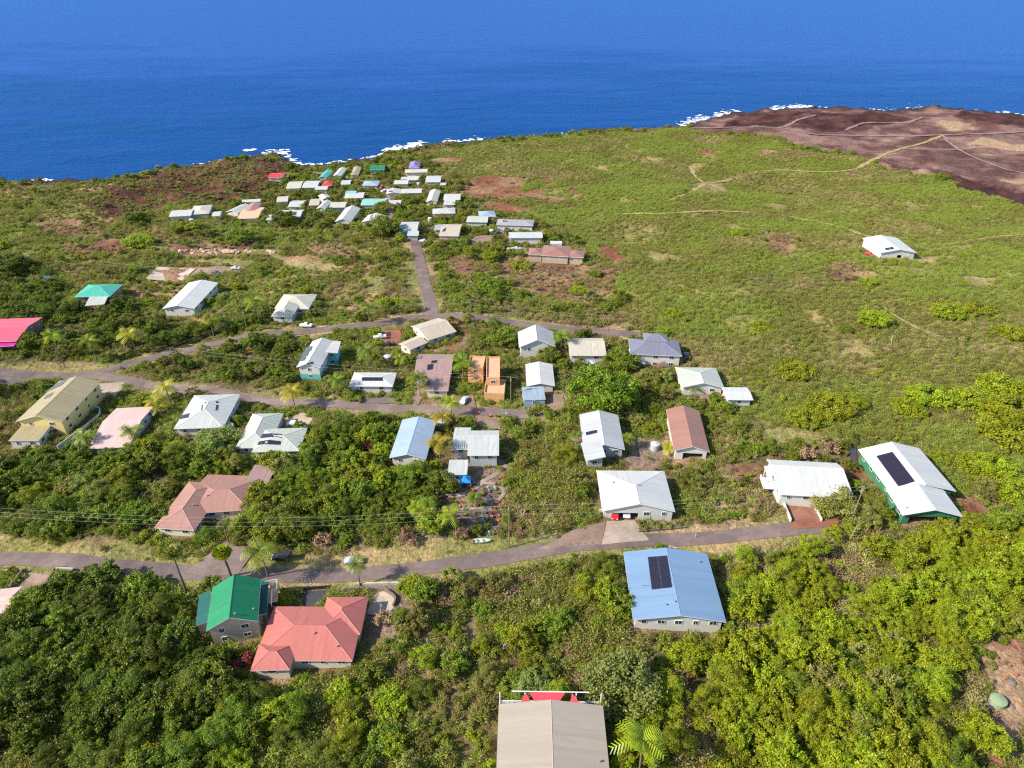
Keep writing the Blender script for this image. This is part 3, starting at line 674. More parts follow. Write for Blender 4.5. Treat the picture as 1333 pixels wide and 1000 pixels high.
def house(label, blocks, lm=None, name='house', cat='house', group='houses on the slope', detail=None):
    root = None; info = []
    for i, k in enumerate(blocks):
        cx, cy, th, a, b, z = fit(k['c'], k['e'])
        if 'grow' in k: a += k['grow']; b += k['grow']
        z += 0.035 * i
        if root is None:
            gz = float(G(cx, cy)); depth = project(cx, cy, z)[2]
            lod = detail if detail is not None else (2 if depth < 215 else (1 if depth < 330 else 0))
            root = thing(name, label, cat, (cx, cy, gz), th, group); r0 = (cx, cy, th, gz)
            if lm: LMARK[lm] = (cx, cy)
        dx, dy = cx - r0[0], cy - r0[1]; c0, s0 = math.cos(-r0[2]), math.sin(-r0[2])
        lx, ly = dx * c0 - dy * s0, dx * s0 + dy * c0; lt = th - r0[2]; lz = z - r0[3]
        ct, st = math.cos(lt), math.sin(lt)
        def T(p, lx=lx, ly=ly, lz=lz, ct=ct, st=st): return (lx + p[0] * ct - p[1] * st, ly + p[0] * st + p[1] * ct, lz + p[2])
        t, h, ox = k['t'], k['r'], k.get('ox', 0.0)
        zr = mk_zr(t, a, b, h, ox)
        over = min(k.get('ov', 0.65), a * 0.3, b * 0.3)
        # roof: slopes with a rib coordinate, soffit and fascia
        Vt, Ft, Rd = roof_top(t, a, b, h, ox)
        mb = MB(); th_ = 0.2 if t == 'flat' else 0.16
        def up(q):
            p = [Vector(Vt[j]) for j in q]; nrm = (p[1] - p[0]).cross(p[2] - p[0])
            return tuple(q) if nrm.z > 0 else tuple(q[::-1])
        Ft = [up(q) for q in Ft]
        uvs = []
        for q in Ft:
            p = [Vector(Vt[j]) for j in q]; nrm = (p[1] - p[0]).cross(p[2] - p[0]).normalized()
            e = Vector((0, 0, 1)).cross(nrm); e = e.normalized() if e.length > 1e-3 else Vector((1, 0, 0)); s_ = nrm.cross(e)
            uvs.append([(x.dot(e), x.dot(s_)) for x in p])
        mb.add([T(p) for p in Vt], Ft, 0, uvs)
        low = [T((p[0], p[1], p[2] - th_)) for p in Vt]
        mb.add(low, [q[::-1] for q in Ft], 1)
        cnt = {}
        for q in Ft:
            for j in range(len(q)):
                e = (q[j], q[(j + 1) % len(q)]); cnt[e] = 1
        nV = len(Vt)
        allv = [T(p) for p in Vt] + low
        sides = [(e[1], e[0], e[0] + nV, e[1] + nV) for e in cnt if (e[1], e[0]) not in cnt]
        mb.add(allv, sides, 1)
        ro = mb.build('roof', [k['rf'], k.get('fa', WHITE)], root)
        if lod >= 1 and Rd and k.get('cap', True):
            rc = MB()
            for p, q in Rd:
                A, C_ = Vector(Vt[p]), Vector(Vt[q]); d = (C_ - A).normalized(); sd_ = d.cross(Vector((0, 0, 1))).normalized() * 0.17
                o = Vector((0, 0, 0.07)); lo = Vector((0, 0, -0.09))
                rc.add([T(x) for x in (A - sd_ + lo, A + o, A + sd_ + lo, C_ - sd_ + lo, C_ + o, C_ + sd_ + lo)], [(0, 1, 4, 3), (1, 2, 5, 4), (0, 2, 1), (3, 4, 5)])
            rc.build('ridge_cap', k.get('capm', k['rf']), ro)
        # walls
        ax, bx = a - over, b - over
        cor = [(-ax, -bx), (ax, -bx), (ax, bx), (-ax, bx)]
        base = min(float(G(cx + u * math.cos(th) - v * math.sin(th), cy + u * math.sin(th) + v * math.cos(th))) for u, v in cor) - z - 0.4
        base = max(base, -k['e'] - 3.0)
        if k.get('open'):
            pd = None
            for u, v in cor + ([(0, -bx), (0, bx)] if ax > 3 else []):
                top = zr(u, v) - th_
                pw = T((u, v, (top + base) / 2)); po = link('post', post_data(top - base, 0.1, k['wl']), root); po.location = pw; po.rotation_euler = (0, 0, lt)
        else:
            mb = MB()
            gaps = k.get('gap', {})
            for s_ in range(4):
                p, q = cor[s_], cor[(s_ + 1) % 4]
                n_ = 8
                for j in range(n_):
                    t0, t1 = j / n_, (j + 1) / n_
                    P0 = (p[0] + (q[0] - p[0]) * t0, p[1] + (q[1] - p[1]) * t0); P1 = (p[0] + (q[0] - p[0]) * t1, p[1] + (q[1] - p[1]) * t1)
                    zlo = base
                    if s_ in gaps and gaps[s_][0] <= (t0 + t1) / 2 <= gaps[s_][1]: zlo = -k['e'] + gaps[s_][2]
                    mb.add([T((*P0, zlo)), T((*P1, zlo)), T((*P1, zr(*P1) - th_ + 0.01)), T((*P0, zr(*P0) - th_ + 0.01))], [(0, 1, 2, 3)])
            wo = mb.build('wall', k['wl'], root)
            if k.get('base_wl'):     # lower storey in its own colour
                q = k['base_h']; m2 = MB(); o2 = 0.03
                c2 = [(-ax - o2, -bx - o2), (ax + o2, -bx - o2), (ax + o2, bx + o2), (-ax - o2, bx + o2)]
                for s_ in range(4):
                    p0, p1 = c2[s_], c2[(s_ + 1) % 4]
                    m2.add([T((*p0, base)), T((*p1, base)), T((*p1, -k['e'] + q)), T((*p0, -k['e'] + q))], [(0, 1, 2, 3)])
                m2.build('lower_wall', k['base_wl'], root)
            # windows
            sides_ = k.get('win', [0, 1, 2, 3] if lod == 2 else ([0, 1, 3] if lod == 1 else [0]))
            for s_ in sides_:
                p, q = np.array(cor[s_]), np.array(cor[(s_ + 1) % 4]); L = np.linalg.norm(q - p)
                if L < 2.4 or k['e'] < 2.2: continue
                nwin = max(1, int(L / (3.4 if lod == 2 else 4.5)))
                an = math.atan2(*(q - p)[::-1])
                for lvl in range(2 if k['e'] > 4.8 else 1):
                    for j in range(nwin):
                        f = (j + 0.5) / nwin
                        if s_ in gaps and gaps[s_][0] - 0.1 < f < gaps[s_][1] + 0.1: continue
                        pt = p + (q - p) * f
                        ww, wh = (1.5, 1.1) if (j + i + s_) % 3 else (1.0, 1.2)
                        dat = win_data(ww, wh)
                        o = link('window', dat[0], root)
                        nx_, ny_ = math.cos(an - math.pi / 2), math.sin(an - math.pi / 2)
                        o.location = T((pt[0] + nx_ * 0.04, pt[1] + ny_ * 0.04, -1.15 - lvl * 2.6)); o.rotation_euler = (0, 0, an + lt + math.pi)
                        if lod >= 1: link('pane', dat[1], o)
        info.append(dict(cx=cx, cy=cy, th=th, a=a, b=b, z=z, zr=zr, T=T, lt=lt, lz=lz, base=base, over=over))
        HRECTS.append((cx, cy, th, a, b, z))
        c_, s_ = math.cos(th), math.sin(th)
        for m_, arr in ((0.2, NOVEG),):
            stamp(arr, [(cx + u * c_ - v * s_, cy + u * s_ + v * c_) for u, v in ((-a - m_, -b - m_), (a + m_, -b - m_), (a + m_, b + m_), (-a - m_, b + m_))], True)
        m_ = 1.3
        stamp(NOTREE, [(cx + u * c_ - v * s_, cy + u * s_ + v * c_) for u, v in ((-a - m_, -b - m_ - 1.8), (a + m_, -b - m_ - 1.8), (a + m_, b + m_), (-a - m_, b + m_))], True)
    root['_'] = 1; del root['_']
    return root, info
def on_roof(inf, px, py, lift=0.0):
    z = inf['z'] + 0.5; c, s_ = math.cos(-inf['th']), math.sin(-inf['th'])
    for _ in range(12):
        p = plane_at(px, py, z); dx, dy = p[0] - inf['cx'], p[1] - inf['cy']
        u, v = dx * c - dy * s_, dx * s_ + dy * c
        z = 0.5 * z + 0.5 * (inf['z'] + inf['zr'](max(-inf['a'], min(inf['a'], u)), max(-inf['b'], min(inf['b'], v))) + lift)
    return u, v
def panels(root, inf, quad, nu, nv, name='solar_panel', mat=None, lift=0.12, label=None, frame=True, gap=0.03):
    """panels lying on a roof slope; quad gives the array's corners"""
    q = np.array([on_roof(inf, *p) for p in quad])
    for i in range(nu):
        for j in range(nv):
            g_ = gap if nu * nv > 1 else 0.0
            def pt(s_, t_): return q[0] * (1 - s_) * (1 - t_) + q[1] * s_ * (1 - t_) + q[2] * s_ * t_ + q[3] * (1 - s_) * t_
            cs = [pt((i + g_) / nu, (j + g_) / nv), pt((i + 1 - g_) / nu, (j + g_) / nv), pt((i + 1 - g_) / nu, (j + 1 - g_) / nv), pt((i + g_) / nu, (j + 1 - g_) / nv)]
            top = [inf['T']((u, v, inf['zr'](u, v) + lift)) for u, v in cs]; bot = [inf['T']((u, v, inf['zr'](u, v) + lift - 0.06)) for u, v in cs]
            o = MB().add(top + bot, [(0, 1, 2, 3), (0, 4, 5, 1), (1, 5, 6, 2), (2, 6, 7, 3), (3, 7, 4, 0)]).build(name, mat or SOLAR, root)
def vents(root, inf, pxs):
    for px, py in pxs:
        u, v = on_roof(inf, px, py)
        x, y, z = inf['T']((u, v, inf['zr'](u, v)))
        MB().tube([(x, y, z - 0.05), (x, y, z + 0.35)], 0.13, 8).tube([(x, y, z + 0.351), (x, y, z + 0.45)], 0.2, 8).build('roof_vent', ALU, root)
def rail(root, inf, pts, h=1.0, mat=None, name='railing', dz=0.0):
    mb = MB()
    for p, q in zip(pts[:-1], pts[1:]):
        p, q = Vector(p), Vector(q); L = (q - p).length; n_ = max(1, int(L / 1.6))
        for r_ in (0.35, 0.7, 1.0): mb.tube([p + Vector((0, 0, h * r_)), q + Vector((0, 0, h * r_))], 0.04 if r_ < 1 else 0.06, 4)
        for i in range(n_ + 1): mb.box(p + (q - p) * (i / n_) + Vector((0, 0, h / 2)), (0.1, 0.1, h))
    return mb.build(name, mat or WHITE, root)

W_ = roofmat('white', (0.54, 0.535, 0.515), amt=0.2)
W2_ = roofmat('dull_white', (0.50, 0.495, 0.47), amt=0.35)
WG = roofmat('white_weathered', (0.52, 0.52, 0.49), (0.38, 0.38, 0.36), 0.8)
LG = roofmat('light_grey', (0.47, 0.48, 0.46), amt=0.3)
PG = roofmat('pale_green_grey', (0.45, 0.47, 0.41), amt=0.3)
CR = roofmat('cream', (0.50, 0.47, 0.39), amt=0.25)
TAN = roofmat('tan', (0.36, 0.305, 0.245), amt=0.15, seam=0.3)
TAN2 = roofmat('tan_weathered', (0.50, 0.42, 0.33), amt=0.35)
OLT = roofmat('olive_tan', (0.36, 0.30, 0.17), amt=0.3)
BRN = roofmat('brown', (0.31, 0.155, 0.12), amt=0.2)
TER = roofmat('terracotta', (0.36, 0.19, 0.15), amt=0.25)
COR = roofmat('coral', (0.46, 0.145, 0.120), amt=0.22)
RED_ = roofmat('red', (0.60, 0.045, 0.045), amt=0.15)
GRN = roofmat('green', (0.012, 0.20, 0.085), amt=0.15, seam=0.5)
DGR = roofmat('dark_green', (0.012, 0.10, 0.085), amt=0.2)
TEA = roofmat('teal', (0.07, 0.40, 0.30), amt=0.3)
TEA2 = roofmat('pale_teal', (0.25, 0.50, 0.42), amt=0.35)
BLU = roofmat('blue', (0.175, 0.275, 0.41), amt=0.12)
LBL = roofmat('pale_blue', (0.31, 0.39, 0.50), amt=0.2)
MG = roofmat('mid_grey', (0.43, 0.44, 0.45), amt=0.3)
BEI = roofmat('beige', (0.50, 0.45, 0.36), amt=0.3)
SLA = roofmat('slate', (0.185, 0.185, 0.24), amt=0.15)
BGR = roofmat('blue_grey', (0.30, 0.37, 0.45), amt=0.4)
GRY = roofmat('grey', (0.33, 0.32, 0.34), amt=0.3)
MAU = roofmat('mauve', (0.34, 0.22, 0.20), amt=0.35)
PNK = roofmat('pink', (0.66, 0.44, 0.40), amt=0.3)
HOT = roofmat('hot_pink', (0.80, 0.10, 0.16), amt=0.15)
MAG = roofmat('magenta', (0.55, 0.02, 0.25), amt=0.15)
PUR = roofmat('purple', (0.23, 0.17, 0.42), amt=0.15)
ORF = simple('orange_deck', (0.60, 0.33, 0.20), 0.85, 0.15, 0.8)
ORW = simple('orange_stucco', (0.64, 0.34, 0.16), 0.85, 0.12, 0.8)
wW = simple('wall_white', (0.56, 0.54, 0.50), 0.7, 0.07)
wC = simple('wall_cream', (0.62, 0.55, 0.42), 0.7, 0.08)
wG = simple('wall_grey', (0.40, 0.41, 0.39), 0.75, 0.12)
wT = simple('wall_tan', (0.42, 0.33, 0.24), 0.75, 0.12)
wB = simple('wall_brown', (0.20, 0.13, 0.10), 0.75, 0.15)
wY = simple('wall_yellow', (0.68, 0.52, 0.20), 0.7, 0.06)
wGr = simple('wall_green', (0.045, 0.17, 0.085), 0.7, 0.1)
wTe = simple('wall_teal', (0.10, 0.42, 0.44), 0.7, 0.1)
wBl = simple('wall_blue', (0.25, 0.36, 0.46), 0.7, 0.15)
wS = simple('wall_slate', (0.45, 0.44, 0.46), 0.7, 0.1)

# --- the nearest row
h, f = house('large two storey lodge with tan ribbed gable roof and red shade sails', [
    B([(641.5, 1075), (800, 1075), (785.5, 917.5), (651, 917.5)], 'gv', 6.2, 1.5, TAN, wC, ov=0.5)], 'the tan roofed lodge')
i0 = f[0]; a, b, T = i0['a'], i0['b'], i0['T']
MB().box(T((0, b + 0.9, -3.2)), (2 * a, 2.4, 0.18)).build('deck', WOODM, h)
pz = -3.1
rail(h, i0, [T((-a + 0.1, b - 0.4, pz)), T((-a + 0.1, b + 2.0, pz)), T((a - 0.1, b + 2.0, pz)), T((a - 0.1, b - 0.4, pz))])
for x in (-a + 0.1, -a * 0.5, a * 0.5, a - 0.1):
    o = link('deck_post', post_data(3.4, 0.1), h); o.location = T((x, b + 1.98, -1.5))
MB().tube([T((-a * 0.75, b + 2.3, 0.25)), T((a * 0.75, b + 2.3, 0.25))], 0.09).build('pergola_beam', WHITE, h)
SAIL = simple('red_sail', (0.62, 0.06, 0.08), 0.7)
for tri in (((-0.58, 0.1, 0.0), (-0.36, 0.1, 0.0), (-0.5, 2.2, 0.22)), ((-0.42, 2.25, 0.22), (0.28, 2.25, 0.22), (0.16, 0.3, 0.3), (-0.3, 0.3, 0.3)), ((0.36, 0.1, 0.0), (0.58, 0.1, 0.0), (0.42, 2.2, 0.22))):
    pts = [T((x * a, b + y, z)) for x, y, z in tri]; low = [(p[0], p[1], p[2] - 0.03) for p in pts]; n_ = len(pts)
    MB().add(pts + low, [tuple(range(n_)), tuple(range(n_, 2 * n_))[::-1]] + [(j, j + n_, (j + 1) % n_ + n_, (j + 1) % n_) for j in range(n_)]).build('shade_sail', SAIL, h)
vents(h, i0, [(780, 992)])

h, f = house('house with sky blue ribbed gable roof carrying a dark two column solar array', [
    B([(823, 811), (941, 806), (923.5, 721), (813.3, 719)], 'gv', 4.3, 1.7, BLU, wW)], 'the blue roofed house')
panels(h, f[0], [(842.8, 725.5), (868.5, 723.5), (875, 765), (848, 768)], 2, 6)
MB().box(f[0]['T']((-f[0]['a'] * 0.55, -f[0]['b'] * 0.1, f[0]['zr'](-f[0]['a'] * 0.55, 0) + 0.05)), (3.0, 0.07, 0.07), f[0]['lt']).build('conduit', ALU, h)
vents(h, f[0], [(910, 732), (867, 788), (878, 784)])

h, f = house('large house with coral red hipped roof in three wings', [
    B([(330.5, 861), (457, 859.5), (477, 789.8), (356.5, 789.8)], 'hip', 3.6, 2.2, COR, wC),
    B([(416, 826), (466, 826), (482.5, 777.3), (422.8, 777.3)], 'hip', 3.6, 1.85, COR, wC, win=[1, 2]),
    B([(325.8, 873), (379.5, 873), (384.5, 838), (338, 838)], 'hip', 3.6, 1.6, COR, wC, win=[0, 3])], 'the coral roofed house')
vents(h, f[0], [(409, 825), (439, 842)]); vents(h, f[2], [(354, 838)])
h, f = house('tall narrow house with bright green gable roof and white balcony rails', [
    B([(268, 821), (336.5, 809.5), (338.7, 753), (276.5, 765)], 'gv', 5.6, 2.6, GRN, wT, ov=0.5),
    B([(255, 815), (272, 812), (275, 772), (259, 774)], 'sl', 3.9, 0.7, DGR, wT, ov=0.3, win=[0, 3]),
    B([(338, 800), (348.5, 799.5), (348.5, 756), (339.5, 756)], 'flat', 3.4, 0.0, DGR, wT, ov=0.3, open=1)], 'the green roofed house')
i0 = f[0]; a, b, T = i0['a'], i0['b'], i0['T']
MB().box(T((a + 1.6, b - 1.2, -4.0)), (2.6, 5, 0.16), i0['lt']).build('deck', ORF, h)
rail(h, i0, [T((a + 0.4, b + 1.1, -3.2)), T((a + 2.9, b + 1.1, -3.2)), T((a + 2.9, b - 1.6, -3.2)), T((a + 1.9, b - 1.6, -3.2)), T((a + 1.9, b - 5.5, -3.2))])
rail(h, i0, [T((-a - 2.4, b - 1.2, -3.2)), T((-a - 2.4, b + 0.7, -3.2)), T((-a + 1, b + 0.7, -3.2))])
vents(h, f[0], [(330, 794), (306, 800)])
house('corner of a house with salmon roof at a walled drive', [
    B([(-40, 800), (8, 800), (26, 768.5), (-40, 768)], 'gu', 3.0, 1.2, PNK, wC)], 'the salmon roofed house')

# --- second row
h, f = house('long U shaped house with dusty terracotta hipped roof and open court', [
    B([(262, 665), (317.7, 665.8), (341, 629.5), (245, 624.3)], 'hip', 3.2, 2.0, TER, wC),
    B([(204, 687), (252.7, 691.6), (293, 632), (244.5, 624.8)], 'hip', 3.2, 1.9, TER, wC, win=[0, 1, 3]),
    B([(256, 640), (311, 643), (322, 620), (270.5, 617.5)], 'sf', 3.0, 1.3, TER, wC, win=[2])], 'the terracotta U shaped house')
vents(h, f[0], [(269.7, 646)]); vents(h, f[1], [(251.5, 658)])
house('small flat brown carport roof joined by a white edge beside terracotta wings', [
    B([(319, 627.5), (349.5, 629), (359.8, 606.5), (331.8, 604.6)], 'flat', 2.9, 0, MAU, wC, open=1)], name='carport', cat='carport')
h, f = house('white hip roofed house with red car in its open garage', [
    B([(783.4, 665.9), (878.5, 665.9), (865, 612.8), (777.3, 612.8)], 'hf', 3.5, 2.5, W_, wW, gap={0: (0.12, 0.5, 2.5)}, ov=0.5)], 'the white house with the open garage')
vents(h, f[0], [(798, 629), (831, 632)])
h, f = house('white roofed house above a walled brick driveway with a side lanai', [
    B([(1013, 646.5), (1106, 646), (1093, 601.8), (1000.5, 599.6)], 'gu', 4.6, 1.5, W_, wW, ox=2.8),
    B([(998.5, 620), (1010, 620), (1008, 608), (995, 607)], 'sl', 4.4, 0.6, W_, wW, ov=0.3, open=1)], 'the white house over the brick driveway')
i0 = f[0]; a, b, T = i0['a'], i0['b'], i0['T']
MB().box(T((-a - 0.8, 0.2, -2.6)), (2.8, 4.5, 0.16), i0['lt']).build('deck', WHITE, h)
rail(h, i0, [T((-a - 2.1, 2.4, -2.5)), T((-a - 2.1, -2.0, -2.5)), T((-a + 0.4, -2.0, -2.5))])
h, f = house('long white roofed house with green walls and a ten panel array', [
    B([(1162, 641), (1244, 640), (1198.5, 584.5), (1113.5, 584)], 'gv', 3.4, 2.4, W_, wGr, ov=0.7),
    B([(1174.5, 672), (1251.5, 672), (1229, 637), (1155, 637)], 'gv', 3.4, 2.0, W_, wGr, ov=0.7, gap={0: (0.13, 0.88, 2.5)})], 'the green walled house')
panels(h, f[0], [(1140.5, 594), (1161.5, 588.5), (1191, 627), (1169.5, 634)], 2, 5, gap=0.012)
vents(h, f[1], [(1180, 662)])
# --- third row
house('narrow gable house with dusty brown roof and white front lanai', [
    B([(877, 587.5), (922, 587.5), (911.6, 534.5), (867.5, 533)], 'gv', 3.6, 1.7, BRN, wW, gap={0: (0.2, 0.85, 2.4)})], 'the brown roofed house')
h, f = house('grey white gable house with one dark skylight strip', [
    B([(759, 585), (813.5, 585.3), (804.5, 540), (754.8, 540)], 'gv', 3.6, 1.7, MG, wG),
    B([(762, 602), (785, 597), (783, 575), (757.5, 577)], 'sl', 3.4, 1.1, MG, wG)], 'the grey white gable house')
panels(h, f[0], [(762.5, 563), (776.5, 560), (777.5, 563.5), (763, 567)], 1, 1, 'skylight')
house('cream roofed house with a small front gable beside a cinder yard', [
    B([(886, 505), (942.3, 505), (932, 478), (881, 479)], 'hf', 3.2, 1.9, PG, wW)], 'the cream hipped house')
house('small white carport beside the cream roofed house', [
    B([(945, 521.6), (978, 519.5), (974, 503.7), (941, 505)], 'gu', 2.8, 0.5, W_, wW)], name='carport', cat='carport')
h, f = house('slate blue hipped house with white walls, outside stair and upper cupola', [
    B([(811.5, 464), (886.7, 460), (882, 442), (827.5, 442.5)], 'hip', 5.4, 1.8, SLA, wW),
    B([(836, 445), (869.5, 445), (868, 434.5), (840, 434.5)], 'hip', 6.6, 1.3, SLA, wW, win=[0])], 'the slate blue house')
i0 = f[0]
mb = MB()
for k in range(12):
    mb.box(i0['T']((-1.5 + k * 0.42, -i0['b'] + 0.0 - 0.3, -5.2 + k * 0.24)), (0.45, 1.1, 0.07), i0['lt'])
mb.tube([i0['T']((-1.7, -i0['b'] - 0.8, -4.3)), i0['T']((3.4, -i0['b'] - 0.8, -1.4))], 0.06, 4)
mb.tube([i0['T']((-1.7, -i0['b'] - 0.8, -5.3)), i0['T']((3.4, -i0['b'] - 0.8, -2.5))], 0.1, 4).build('outside_stair', simple('stair_red', (0.25, 0.09, 0.06)), h)
house('plain tan roofed house beside the weathered white gable', [
    B([(740.8, 463.5), (788.7, 462.5), (785.4, 440), (739, 440.5)], 'gu', 3.8, 1.3, BEI, wW, ox=1.6)], 'the plain tan house')
house('tall white house with mould streaked gable roof', [
    B([(675.5, 452.5), (724, 451.5), (719, 432), (674, 432)], 'gv', 4.6, 3.0, WG, wW)], 'the streaked white gable')
house('small plain white gable cottage above the blue shed', [
    B([(685.4, 503), (722, 502.5), (719.6, 474), (684, 474.4)], 'gv', 3.0, 1.1, W_, wW)], 'the small white cottage')
house('flat roofed faded blue shed', [
    B([(683, 520.5), (709, 520), (708.5, 504), (677.5, 505)], 'sn', 2.8, 0.3, BGR, wBl, ov=0.2)], 'the faded blue shed', name='shed', cat='shed')
h, f = house('stacked orange stucco house with flat roofs at two heights', [
    B([(609.5, 478.5), (629.7, 480), (631, 466), (612, 464)], 'flat', 6.4, 0, ORF, ORW, ov=0.02, fa=ORW),
    B([(634, 493), (650.5, 493.5), (650.7, 466), (632.5, 466)], 'flat', 6.0, 0, ORF, ORW, ov=0.02, fa=ORW, win=[0]),
    B([(630, 513.5), (656.5, 514), (658, 496.5), (633, 495.7)], 'flat', 3.0, 0, ORF, ORW, ov=0.02, fa=ORW, win=[])], 'the orange stucco house')
for k in f:   # parapets
    a, b = k['a'], k['b']; mb = MB()
    for c, d in (((0, -b + 0.1, 0.25), (2 * a, 0.2, 0.5)), ((0, b - 0.1, 0.25), (2 * a, 0.2, 0.5)), ((-a + 0.1, 0, 0.25), (0.2, 2 * b - 0.4, 0.5)), ((a - 0.1, 0, 0.25), (0.2, 2 * b - 0.4, 0.5))):
        mb.box(k['T'](c), d, k['lt'])
    mb.build('parapet', ORW, h)
h, f = house('mauve brown roofed house stepped in two levels with small solar panels', [
    B([(536.6, 489), (587.6, 487.5), (591, 461), (546.8, 461.5)], 'gu', 3.8, 1.4, MAU, wG, ox=1.2),
    B([(553, 508.8), (582.5, 509), (587.8, 488), (557, 489)], 'sn', 3.0, 0.5, MAU, wC)], 'the mauve brown house')
for q in ([(543.5, 464), (550, 463), (548.5, 467.5), (542, 468)], [(556.5, 475), (564, 474), (563, 481), (556, 482)], [(562, 470), (569, 469), (568, 472.5), (561, 473)]): panels(h, f[0], q, 1, 1)
panels(h, f[1], [(555, 497), (560, 495), (559.5, 501), (554, 502)], 1, 1)
house('tan gable house with a lower garage wing set at an angle', [
    B([(556, 446.5), (590.5, 430), (571.5, 413.5), (538.7, 424)], 'gu', 3.4, 1.8, TAN2, wC),
    B([(533.5, 456), (556.5, 446), (543, 437), (519, 448)], 'gu', 2.9, 0.8, TAN2, wC)], 'the angled tan house')
h, f = house('white roofed two storey house with turquoise lower walls', [
    B([(382.8, 478.6), (418, 478.6), (435, 444.7), (409, 444.7)], 'gv', 5.6, 1.7, W_, wW, base_wl=wTe, base_h=2.6),
    B([(421, 461), (440, 459), (443.5, 444.7), (428, 444.7)], 'sr', 5.4, 0.6, W_, wTe)], 'the turquoise walled house')
for q in ([(398, 451), (407, 450.5), (405, 457), (396, 457.5)], [(394, 458), (403, 457.5), (400.5, 463.5), (391, 464.5)], [(391, 465), (399, 464.5), (396.5, 469.5), (388, 470)], [(400, 472), (408, 471), (407, 474), (399, 474.5)]): panels(h, f[0], q, 1, 1)
h, f = house('low white house with one wide dark panel on its roof', [
    B([(452.4, 503), (511.8, 503), (516, 485), (462.5, 485)], 'hip', 3.4, 1.0, W_, wW)], 'the low white house with one dark panel')
panels(h, f[0], [(471.3, 491.5), (498.3, 491.5), (498.3, 496), (471, 496)], 1, 1)
house('cream hip roofed house by the upper road', [
    B([(358, 402), (401, 402), (413.7, 383.5), (368.3, 383)], 'hip', 3.4, 2.0, CR, wW),
    B([(355, 411), (381, 413), (389, 397), (362, 396)], 'hn', 3.4, 1.5, CR, wW)], 'the cream house by the upper road')
h, f = house('pale grey house with two dark panel strips on a stepped hipped roof', [
    B([(308, 583), (350, 583), (368.5, 538.5), (328, 538)], 'hip', 3.4, 1.7, PG, wW),
    B([(330, 588), (388, 588), (402, 556.5), (339, 559)], 'hip', 3.2, 1.4, PG, wW)], 'the pale grey house with panel strips')
panels(h, f[1], [(339, 565.5), (368, 565.5), (367.5, 570.5), (337.5, 571)], 4, 1)
panels(h, f[1], [(336.5, 575), (366, 574.5), (365, 579.5), (335, 580)], 4, 1)
h, f = house('pale mint roofed house behind a round grey green tree', [
    B([(223, 560.6), (292, 554.5), (312.4, 514), (255, 513.5)], 'hip', 3.4, 1.9, LG, wW)], 'the pale mint roofed house')
panels(h, f[0], [(263, 527.5), (284, 527.5), (283, 534.5), (262, 534.5)], 1, 1)
panels(h, f[0], [(268, 523.3), (284, 522.8), (284, 525), (267, 525.5)], 1, 1); panels(h, f[0], [(236, 541), (247, 538), (245, 544), (234, 546)], 2, 1)
house('pink roofed house under two palms beside a white fence', [
    B([(122, 583), (165, 583), (200, 531), (146.7, 530)], 'gu', 3.4, 1.5, PNK, wW, ox=1.0)], 'the pink roofed house')
h, f = house('tall yellow two storey house with olive tan roof', [
    B([(24, 545), (83, 553), (126, 496.5), (76.5, 497)], 'gv', 6.0, 2.2, OLT, wY)], 'the yellow house')
panels(h, f[0], [(75, 499), (91, 491), (80, 502), (57, 511)], 5, 1); panels(h, f[0], [(60, 515), (70, 511), (66, 516), (57, 520)], 1, 1)
house('low outbuilding with dull tan roof in front of the yellow house', [
    B([(12.5, 573), (51, 574.5), (67, 554), (31, 553)], 'sn', 3.0, 0.6, OLT, wW, ov=0.3)], name='shed', cat='shed')
house('hot pink roofed house with magenta awning at the road bend', [
    B([(-30, 445), (19, 444.8), (52, 416.5), (-10, 413)], 'gu', 4.0, 1.3, HOT, wB),
    B([(-30, 452), (19, 451), (22, 444), (-30, 444)], 'sn', 2.6, 0.4, MAG, wB, open=1)], 'the hot pink house')
house('teal roofed house with pale green porch roof', [
    B([(101, 385.5), (141.5, 387), (159.4, 370.3), (112, 370.5)], 'hip', 3.8, 1.8, TEA, wB),
    B([(120, 396.5), (133.5, 397), (142, 387.5), (111, 387)], 'sn', 3.0, 0.7, PG, wB, open=1)], 'the teal roofed house')
house('white gable house with white walls among dark trees', [
    B([(212, 400.5), (255, 403.5), (280.6, 368.3), (246, 368)], 'gv', 4.2, 1.5, W_, wW)], 'the white house among dark trees')
h, f = house('lone white house standing in the open scrub', [
    B([(1143, 330), (1191, 328.5), (1167, 308.5), (1129, 311.5)], 'gv', 4.0, 1.7, W_, wW, gap={0: (0.45, 0.65, 2.6)}, win=[0, 1, 3])], 'the lone white house')
panels(h, f[0], [(1151.5, 323.5), (1157, 322.5), (1159, 325), (1153.5, 326)], 1, 1); panels(h, f[0], [(1157.5, 322.5), (1162, 321.5), (1164, 324.5), (1159.5, 325)], 1, 1)
# --- the hamlet in the middle
house('long brick red roofed ranch house', [
    B([(704, 332), (741, 335), (743, 320.5), (708, 319.5)], 'hip', 3.2, 1.4, BRN, wT),
    B([(738, 334.5), (760, 336), (761.5, 326.5), (741, 326)], 'hip', 3.2, 1.0, BRN, wT),
    B([(688, 331), (706, 333), (708, 322.5), (688, 323.5)], 'hip', 3.2, 1.0, BRN, wT)], 'the brick red ranch house')
house('long white roofed building with white walls below', [B([(662.5, 310), (706, 309.5), (706, 302), (662, 302.3)], 'gu', 4.2, 0.9, LG, wW)], 'the long white building')
h, f = house('long grey roofed house with three dark panels', [B([(646, 293), (694, 294), (695.5, 286.5), (648, 285)], 'hip', 3.8, 1.0, GRY, wW)], 'the long grey house')
panels(h, f[0], [(655, 286.8), (661, 286.8), (660.5, 289), (654.5, 289)], 3, 1)
house('pale green grey gable house with small roof panel', [B([(608, 288), (635, 290.5), (636, 281), (609, 281.5)], 'gu', 3.4, 1.0, PG, wG)], 'the pale green grey house')
